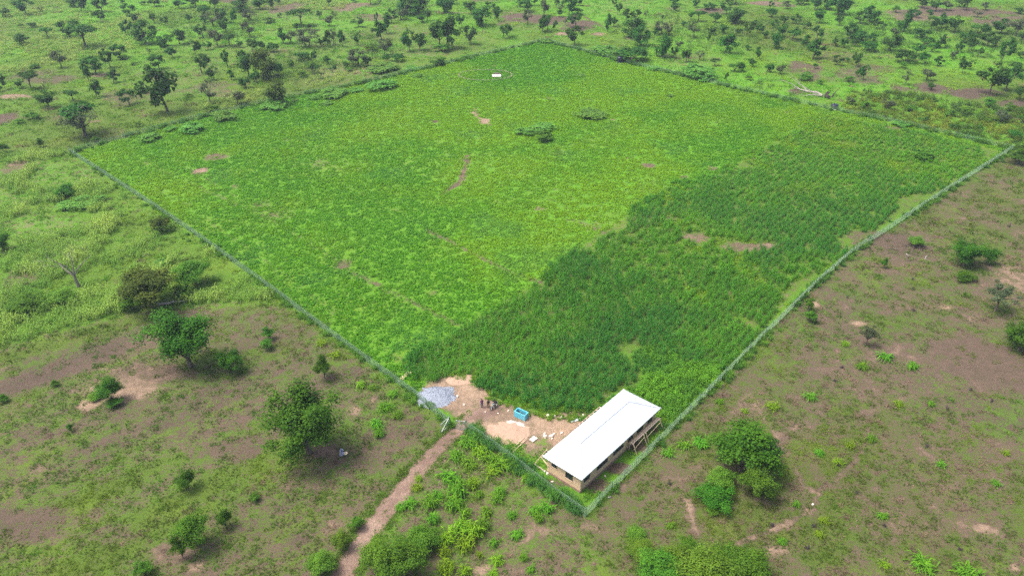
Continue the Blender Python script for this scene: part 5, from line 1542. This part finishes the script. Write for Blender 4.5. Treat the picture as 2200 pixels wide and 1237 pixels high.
# ------------------------------------------------------------------ leafy clumps in front of the fence and over the right land
def clump_mesh(seed, n, height, spread, width, mat):
    rng = np.random.default_rng(seed)
    base = np.c_[rng.normal(0, spread, (n, 2)), rng.uniform(0, height * .35, n)]
    V, F, L = ribbons(base, rng.uniform(0, 6.28, n), height * rng.uniform(.6, 1.1, n), rng.uniform(.5, 1.3, n), rng.uniform(.4, 1.0, n), np.full(n, width) * rng.uniform(.7, 1.3, n), rng)
    return np_mesh('leaf_blades', V, F, M[mat], np.clip(L, 0, 1))


M['blade_bright'] = leaf_material('maize_blade_bright', (.066, .190, .014), (.135, .310, .018))
M['blade_yellow'] = leaf_material('maize_blade_yellow', (.105, .215, .012), (.205, .360, .016))
CL = [[clump_mesh(300 + s, 120, 1.0, .38, .09, 'blade_bright') for s in range(3)], [clump_mesh(310 + s, 100, 1.0, .40, .09, 'blade_yellow') for s in range(3)]]
FC = [(965, 1030, 46, 30, 0), (985, 1060, 50, 44, 0), (975, 1088, 50, 34, 0), (1015, 1045, 34, 34, 1), (925, 1085, 44, 36, 0), (940, 1068, 30, 24, 0), (1070, 1000, 60, 30, 0), (1060, 1015, 40, 22, 1), (1100, 1005, 40, 26, 0), (1075, 1060, 30, 28, 0), (1068, 1075, 30, 22, 0), (1030, 1065, 22, 18, 0), (1150, 1100, 34, 26, 0), (1175, 1095, 36, 24, 0), (1158, 1118, 26, 24, 0),
      (990, 1140, 50, 40, 1), (1020, 1150, 50, 50, 1), (960, 1165, 44, 40, 1), (1000, 1175, 46, 40, 1), (955, 1190, 34, 34, 1), (1035, 1135, 40, 36, 0), (1045, 1105, 34, 24, 0), (1000, 1105, 30, 22, 0), (930, 1120, 34, 30, 0), (960, 1225, 44, 40, 1), (1000, 1232, 36, 36, 1), (1030, 1195, 18, 22, 1), (1060, 1170, 26, 24, 0), (1068, 1208, 36, 26, 1), (1060, 1235, 26, 20, 1), (1110, 1150, 34, 20, 0), (1100, 1110, 26, 22, 0), (1125, 1200, 24, 16, 0), (1140, 1225, 26, 18, 0),
      (880, 1085, 36, 20, 0), (860, 1092, 26, 16, 0), (1010, 1000, 44, 24, 0), (980, 985, 40, 24, 0), (1005, 955, 44, 26, 0), (1030, 975, 40, 26, 1), (1050, 990, 36, 22, 0), (895, 1050, 26, 18, 1), (900, 1030, 20, 14, 1), (1130, 1030, 30, 18, 1), (815, 935, 30, 24, 0), (810, 915, 34, 24, 0), (830, 880, 36, 24, 0), (855, 895, 30, 20, 0), (845, 850, 30, 20, 0), (775, 830, 26, 18, 1), (720, 765, 26, 14, 1), (690, 740, 24, 14, 1), (800, 835, 20, 12, 0),
      (1505, 955, 40, 20, 0), (1470, 960, 34, 16, 0), (1435, 975, 30, 14, 0), (1800, 995, 24, 16, 1), (1825, 960, 22, 18, 1), (1870, 945, 26, 18, 0), (1760, 975, 24, 14, 0), (1815, 742, 20, 14, 1), (1710, 1085, 20, 14, 0), (1770, 1120, 24, 14, 1), (1895, 1110, 26, 16, 0), (2020, 1000, 24, 14, 0), (2160, 975, 20, 12, 1), (2000, 870, 20, 14, 0), (1930, 870, 26, 16, 1), (1760, 1150, 22, 14, 1), (1980, 1215, 60, 26, 0), (2080, 1235, 60, 22, 0), (1900, 1215, 26, 14, 1), (1960, 790, 30, 18, 0), (1900, 770, 34, 18, 0), (1850, 790, 30, 14, 0), (1660, 875, 30, 14, 1), (1740, 855, 30, 16, 0), (1545, 865, 22, 12, 0), (1600, 885, 18, 12, 1), (2140, 1040, 22, 12, 0), (1680, 1165, 24, 14, 0), (1440, 1130, 24, 14, 0)]
stem_me = MB().tube([(0, 0, 0), (.02, 0, .35), (.0, .02, .6)], [.035, .028, .015], 5).mesh('stem', M['bush'])
for i, (x, y, w, h, k) in enumerate(FC):
    p = at(x, y); W = w * depth(p) / FPX; Hh = max(h * depth(p) / FPX * .8, .45)
    rnd = random.Random(i); e = empty('weed_clump', p, rnd.uniform(0, 6.28), (W * .43, W * .43, Hh))
    o = bpy.data.objects.new('leaf_blades', CL[k][i % 3]); link(o, e); o = bpy.data.objects.new('stem', stem_me); link(o, e)
    lab = place_label('%s leafy %s' % ('small' if W < 2.2 else 'wide' if W > 3.2 else 'upright', 'yellow-green clump' if k else 'green clump'), x, y)
    tag(e, lab, 'plant clump', 'leafy clumps on the open ground')

# burnt stumps and dead tufts on the right land
ST = [(2168, 488, .9), (1962, 622, .5), (1915, 768, .6), (1792, 818, .4), (1808, 790, .5), (1962, 668, .6), (2085, 838, .5), (2130, 862, .6), (2035, 880, .5), (1745, 1130, .5), (1800, 1000, .6), (1660, 1130, .6), (1735, 1178, .6), (1820, 640, .4), (1960, 600, .4), (1440, 1040, .4), (1900, 1130, .5), (2060, 1180, .5), (1990, 960, .5), (1840, 1060, .4)]
for i, (x, y, h) in enumerate(ST):
    rg = random.Random(50 + i); t = empty('burnt_stump', at(x, y)); tag(t, place_label('small charred stump', x, y), 'stump', 'burnt stumps on the right land')
    m = MB(); m.tube([(0, 0, -.02), (.03, .02, h * .5), (.1 * rg.uniform(-1, 1), .05, h)], [.22, .15, .07], 6); m.build('stub', M['charred'], t)
    m = MB()
    for k in range(3):
        a = rg.uniform(0, 6.28); m.tube([(0, 0, .05), (math.cos(a) * .3, math.sin(a) * .3, .2 + .3 * rg.random()), (math.cos(a) * .6, math.sin(a) * .6, .3 * rg.random() + .1)], [.08, .05, .02], 5)
    m.build('root_spur', M['charred'], t)

# ------------------------------------------------------------------ people
def skin_part(name, pts, edges, rad, mat, parent, root_i=0):
    me = bpy.data.meshes.new(name); me.from_pydata(pts, edges, []); me.materials.append(mat)
    o = link(bpy.data.objects.new(name, me), parent)
    sk = o.modifiers.new('skin', 'SKIN'); sk.use_smooth_shade = True
    for i, r in enumerate(rad):
        r = r if isinstance(r, tuple) else (r, r)
        me.skin_vertices[0].data[i].radius = r
        me.skin_vertices[0].data[i].use_root = (i == root_i)
    ss = o.modifiers.new('subsurf', 'SUBSURF'); ss.levels = 1; ss.render_levels = 1
    return o


def person(x, y, rz, label, J, top, bottom, off=(0, 0, 0), dress=None, scarf=None, name='person'):
    """J: joints of the pose in metres, feet on the ground, facing -Y"""
    e = empty(name, at(x, y) + Vector(off), rz); tag(e, label, 'person', 'people on the farm')
    names = list(J); idx = {k: i for i, k in enumerate(names)}
    pts = [J[k] for k in names]
    ed = []
    def E_(a, b): ed.append((idx[a], idx[b]))
    for s in 'lr':
        E_('hip', s + 'hip'); E_(s + 'hip', s + 'knee'); E_(s + 'knee', s + 'ankle'); E_(s + 'ankle', s + 'toe')
        E_('chest', s + 'sho'); E_(s + 'sho', s + 'elb'); E_(s + 'elb', s + 'wri')
    E_('hip', 'waist'); E_('waist', 'chest'); E_('chest', 'neck')
    R = {'hip': .12, 'waist': .115, 'chest': .14, 'neck': .055}
    for s in 'lr': R.update({s + 'hip': .09, s + 'knee': .06, s + 'ankle': .042, s + 'toe': .035, s + 'sho': .06, s + 'elb': .042, s + 'wri': .03})
    # hands: palm, four fingers and a thumb of their own lengths
    for s in 'lr':
        w = Vector(J[s + 'wri']); d = (w - Vector(J[s + 'elb'])).normalized(); sd = d.cross(Vector((0, 0, 1)));
        sd = sd.normalized() if sd.length > .1 else Vector((0, 1, 0))
        k0 = len(pts); pts.append(tuple(w + d * .08)); R_palm = .032; names.append(s + 'palm'); R[s + 'palm'] = R_palm; ed.append((idx[s + 'wri'], k0))
        for q, (o_, ln) in enumerate(((-.03, .07), (-.01, .085), (.01, .08), (.03, .06))):
            pts.append(tuple(w + d * .11 + sd * o_)); names.append('%sf%da' % (s, q)); R[names[-1]] = .010; ed.append((k0, len(pts) - 1))
            pts.append(tuple(w + d * (.11 + ln * .8) + sd * o_ * 1.2 + Vector((0, 0, -.02)))); names.append('%sf%db' % (s, q)); R[names[-1]] = .008; ed.append((len(pts) - 2, len(pts) - 1))
        pts.append(tuple(w + d * .05 + sd * .045)); names.append(s + 'tha'); R[names[-1]] = .012; ed.append((idx[s + 'wri'], len(pts) - 1))
        pts.append(tuple(w + d * .09 + sd * .065)); names.append(s + 'thb'); R[names[-1]] = .009; ed.append((len(pts) - 2, len(pts) - 1))
    # head on the neck
    nk = Vector(J['neck']); up = (nk - Vector(J['chest'])).normalized(); up = (up + Vector((0, 0, .6))).normalized()
    hd = []
    for q, (f, r) in enumerate(((.06, .062), (.13, .092), (.20, .10), (.26, .085))):
        pts.append(tuple(nk + up * f + Vector((0, -.012, 0)))); names.append('head%d' % q); R[names[-1]] = r; hd.append(len(pts) - 1)
        ed.append((idx['neck'] if q == 0 else len(pts) - 2, len(pts) - 1))
    body = skin_part('body', pts, ed, [R[k] for k in names], M['skin'], e, idx['hip'])
    hc = nk + up * .19
    # face: nose, brow line, mouth, ears; hair cap
    m = MB(); m.tube([hc + Vector((0, -.10, .03)), hc + Vector((0, -.135, -.01)), hc + Vector((0, -.105, -.02))], [.012, .018, .012], 5)
    for sx in (-1, 1):
        m.tube([hc + Vector((sx * .095, 0, .02)), hc + Vector((sx * .115, .01, -.03))], [.022, .016], 5)
    m.tube([hc + Vector((-.03, -.098, -.06)), hc + Vector((0, -.108, -.06)), hc + Vector((.03, -.098, -.06))], [.006, .010, .006], 4)
    m.build('face', M['skin'], e)
    m = MB()
    for sx in (-1, 1): m.tube([hc + Vector((sx * .035, -.095, .03)), hc + Vector((sx * .035, -.106, .03))], [.014, .010], 6)
    m.build('eyes', M['cloth_black'], e)
    m = MB(); m.lathe([(.108, -.01), (.112, .04), (.095, .085), (.05, .112), (.01, .118)], 12); o = m.build('hair' if scarf is None else 'headscarf', M['cloth_black'] if scarf is None else scarf, e, True); o.location = hc + Vector((0, .018, 0))
    # clothes
    def sub(keys, edges_, radii, mat, nm):
        ii = {k: i for i, k in enumerate(keys)}
        return skin_part(nm, [J[k] for k in keys], [(ii[a], ii[b]) for a, b in edges_], radii, mat, e)
    if dress is None:
        sub(['waist', 'hip', 'chest', 'lsho', 'rsho', 'lelb', 'relb'], [('waist', 'hip'), ('waist', 'chest'), ('chest', 'lsho'), ('chest', 'rsho'), ('lsho', 'lelb'), ('rsho', 'relb')], [.150, .152, .172, .085, .085, .062, .062], top, 'shirt')
        sub(['hip', 'lhip', 'rhip', 'lknee', 'rknee', 'lankle', 'rankle'], [('hip', 'lhip'), ('hip', 'rhip'), ('lhip', 'lknee'), ('rhip', 'rknee'), ('lknee', 'lankle'), ('rknee', 'rankle')], [.15, .115, .115, .085, .085, .062, .062], bottom, 'trousers')
    else:
        sub(['waist', 'chest', 'lsho', 'rsho', 'lelb', 'relb'], [('waist', 'chest'), ('chest', 'lsho'), ('chest', 'rsho'), ('lsho', 'lelb'), ('rsho', 'relb')], [.165, .185, .095, .095, .07, .07], top, 'blouse')
        m = MB(); h = Vector(J['waist']); f = (Vector(J['lankle']) + Vector(J['rankle'])) / 2
        m.tube([h + Vector((0, 0, .05)), Vector(J['hip']), (Vector(J['lknee']) + Vector(J['rknee'])) / 2, Vector((f.x, f.y, .10)), Vector((f.x, f.y, .02))], [.19, .27, .30, .36, .38], 14); m.build('skirt', dress, e, True)
    m = MB()
    for s in 'lr':
        a, b = Vector(J[s + 'ankle']), Vector(J[s + 'toe']); m.tube([a + Vector((0, .05, -.045)), a + Vector((0, -.03, -.045)), b + Vector((0, 0, -.005))], [.042, .046, .032], 6)
    m.build('shoes', M['cloth_black'], e)
    return e


def stand(armL, armR):
    return {'hip': (0, 0, .93), 'waist': (0, 0, 1.10), 'chest': (0, -.01, 1.32), 'neck': (0, -.01, 1.47), 'lhip': (.10, 0, .90), 'rhip': (-.10, 0, .90), 'lknee': (.12, -.03, .50), 'rknee': (-.11, .01, .50), 'lankle': (.13, .02, .09), 'rankle': (-.12, .04, .09),
            'ltoe': (.15, -.13, .05), 'rtoe': (-.14, -.11, .05), 'lsho': (.19, 0, 1.40), 'rsho': (-.19, 0, 1.40), 'lelb': armL[0], 'lwri': armL[1], 'relb': armR[0], 'rwri': armR[1]}


person(1035.5, 874.5, math.radians(-150), 'standing person in purple top and indigo trousers at the left of the yard', stand(((.27, -.10, 1.16), (.12, -.26, 1.36)), ((-.28, -.02, 1.12), (-.16, -.24, 1.22))), M['cloth_purple'], M['cloth_indigo'])
person(1049.5, 875.5, math.radians(170), 'standing person in black top and brown trousers beside the motorbike', stand(((.27, .03, 1.13), (.25, -.08, .90)), ((-.28, -.02, 1.12), (-.20, -.20, 1.0))), M['cloth_black'], M['cloth_brown'])
# motorbike, pointing to the lower left
fw, rw = at(1057.5, 879.5), at(1065.5, 873.0)
d = (fw - rw); mc = (fw + rw) / 2; mc.z = 0
bike = empty('motorbike', mc, math.atan2(d.y, d.x)); tag(bike, 'parked blue grey motorbike in the yard with its rider seated', 'motorbike')
for x in (.66, -.62):
    w = empty('wheel', (x, 0, .30)); w.parent = bike
    prof = [(.30 + .05 * math.cos(a), .05 * math.sin(a)) for a in np.linspace(0, 2 * math.pi, 9)]
    m = MB(); n = 18
    for r, z in prof:
        for q in range(n): m.v.append((r * math.cos(6.2832 * q / n), z, r * math.sin(6.2832 * q / n)))
    for j in range(8):
        for q in range(n): m.f.append((j * n + q, j * n + (q + 1) % n, (j + 1) * n + (q + 1) % n, (j + 1) * n + q))
    m.build('tyre', M['tyre'], w)
    m = MB()
    for q in range(8):
        a = q * math.pi / 4; m.bar((0, 0, 0), (math.cos(a) * .26, 0, math.sin(a) * .26), .02)
    m.tube([(0, -.06, 0), (0, .06, 0)], [.06, .06], 8); m.build('rim', M['steel'], w)
m = MB(); m.bar((.42, 0, .92), (-.05, 0, .45), .06); m.bar((-.05, 0, .45), (-.62, 0, .30), .06); m.bar((.30, 0, .80), (-.70, 0, .72), .06); m.bar((-.10, 0, .45), (-.35, 0, .72), .05); m.build('frame', M['tyre'], bike)
m = MB(); m.bar((.66, .08, .30), (.40, .08, .98), .05); m.bar((.66, -.08, .30), (.40, -.08, .98), .05); m.build('fork', M['steel'], bike)
m = MB(); m.tube([(.40, 0, .82), (.25, 0, .90), (.02, 0, .87), (-.08, 0, .80)], [.07, .14, .13, .06], 10); m.build('fuel_tank', M['bike_blue'], bike, True)
m = MB(); m.tube([(-.06, 0, .82), (-.3, 0, .84), (-.75, 0, .86)], [.10, .13, .10], 8); m.build('seat', M['cloth_black'], bike, True)
m = MB(); m.tube([(.30, -.36, 1.08), (.40, -.15, 1.02), (.40, .15, 1.02), (.30, .36, 1.08)], [.022] * 4, 6); m.build('handlebar', M['steel'], bike)
m = MB(); m.tube([(.46, 0, .90), (.56, 0, .90)], [.10, .09], 10); m.build('headlight', M['cream'], bike)
m = MB(); m.tube([(.08, 0, .48), (-.10, 0, .42)], [.15, .13], 8); m.build('engine', M['steel'], bike)
m = MB(); m.tube([(.05, .14, .35), (-.3, .16, .30), (-.75, .18, .42)], [.03, .035, .05], 6); m.build('exhaust', M['steel'], bike)
m = MB(); m.bar((.50, 0, .66), (.82, 0, .64), .11, .02); m.bar((-.5, 0, .68), (-.92, 0, .60), .12, .02); m.build('mudguard', M['bike_blue'], bike)
for s in (-1, 1):
    m = MB(); m.bar((.33, s * .28, 1.07), (.30, s * .34, 1.22), .015); m.bar((.30, s * .30, 1.22), (.30, s * .40, 1.24), .09, .06); m.build('mirror', M['steel'], bike)
m = MB(); m.bar((-.1, .16, .36), (-.2, .38, .02), .03); m.build('kickstand', M['steel'], bike)
sit = {'hip': (0, .35, .95), 'waist': (0, .33, 1.12), 'chest': (0, .24, 1.34), 'neck': (0, .20, 1.49), 'lhip': (.11, .30, .93), 'rhip': (-.11, .30, .93), 'lknee': (.20, -.08, .78), 'rknee': (-.20, -.08, .78), 'lankle': (.24, .10, .36), 'rankle': (-.36, .08, .10), 'ltoe': (.25, -.06, .32), 'rtoe': (-.38, -.10, .05),
       'lsho': (.19, .24, 1.42), 'rsho': (-.19, .24, 1.42), 'lelb': (.30, .02, 1.22), 'relb': (-.30, .02, 1.22), 'lwri': (.33, -.20, 1.12), 'rwri': (-.33, -.20, 1.12)}
pr_ = person(1061, 876, 0, 'rider in dark clothes seated on the blue grey motorbike', sit, M['cloth_navy'], M['cloth_black'])
pr_.location = mc; pr_.rotation_euler[2] = math.atan2(d.y, d.x) + math.pi / 2
# person bent low beside the largest tree, with a bowl
bend = {'hip': (0, .16, .52), 'waist': (0, .10, .68), 'chest': (0, -.04, .90), 'neck': (0, -.10, 1.03), 'lhip': (.11, .14, .50), 'rhip': (-.11, .14, .50), 'lknee': (.16, -.24, .50), 'rknee': (-.16, -.24, .50), 'lankle': (.14, .0, .09), 'rankle': (-.14, .0, .09), 'ltoe': (.15, -.15, .05), 'rtoe': (-.15, -.15, .05),
        'lsho': (.19, -.05, .97), 'rsho': (-.19, -.05, .97), 'lelb': (.34, -.16, .72), 'relb': (-.26, -.22, .74), 'lwri': (.42, -.36, .52), 'rwri': (-.10, -.42, .62)}
person(734.5, 976, math.radians(35), 'squatting person in pale blue cloth beside the largest tree', bend, M['cloth_pale'], M['cloth_pale'], dress=M['cloth_pale'], scarf=M['cloth_pale'])
b = empty('enamel_bowl', at(742.5, 975.5)); tag(b, 'cream bowl on the grass beside the squatting person', 'bowl')
m = MB(); m.lathe([(.14, .0), (.22, .06), (.33, .22), (.36, .25), (.34, .25), (.30, .20)], 18); m.build('shell', M['cream'], b, True)
m = MB(); m.lathe([(.30, .18), (.22, .27), (.08, .32), (.01, .33)], 14); m.build('grain', M['cream'], b, True)

# ------------------------------------------------------------------ air
m = MB(); m.box((-2050, -950, -1.0), (2050, 2450, CAM_H + 3.0))
hz, nt, out = new_mat('thin_haze')
pv = N(nt, 'ShaderNodeVolumePrincipled')
pv.inputs['Color'].default_value = (.62, .78, .92, 1)
pv.inputs['Density'].default_value = .00022
pv.inputs['Anisotropy'].default_value = .2
for k in ('Density Attribute', 'Color Attribute', 'Temperature Attribute'):
    try: pv.inputs[k].default_value = ''
    except Exception: pass
nt.links.new(pv.outputs[0], out.inputs['Volume'])
hb = m.build('haze', hz); tag(hb, 'thin pale haze over the far fields', None, None, 'stuff')
print('trees', tree_count)
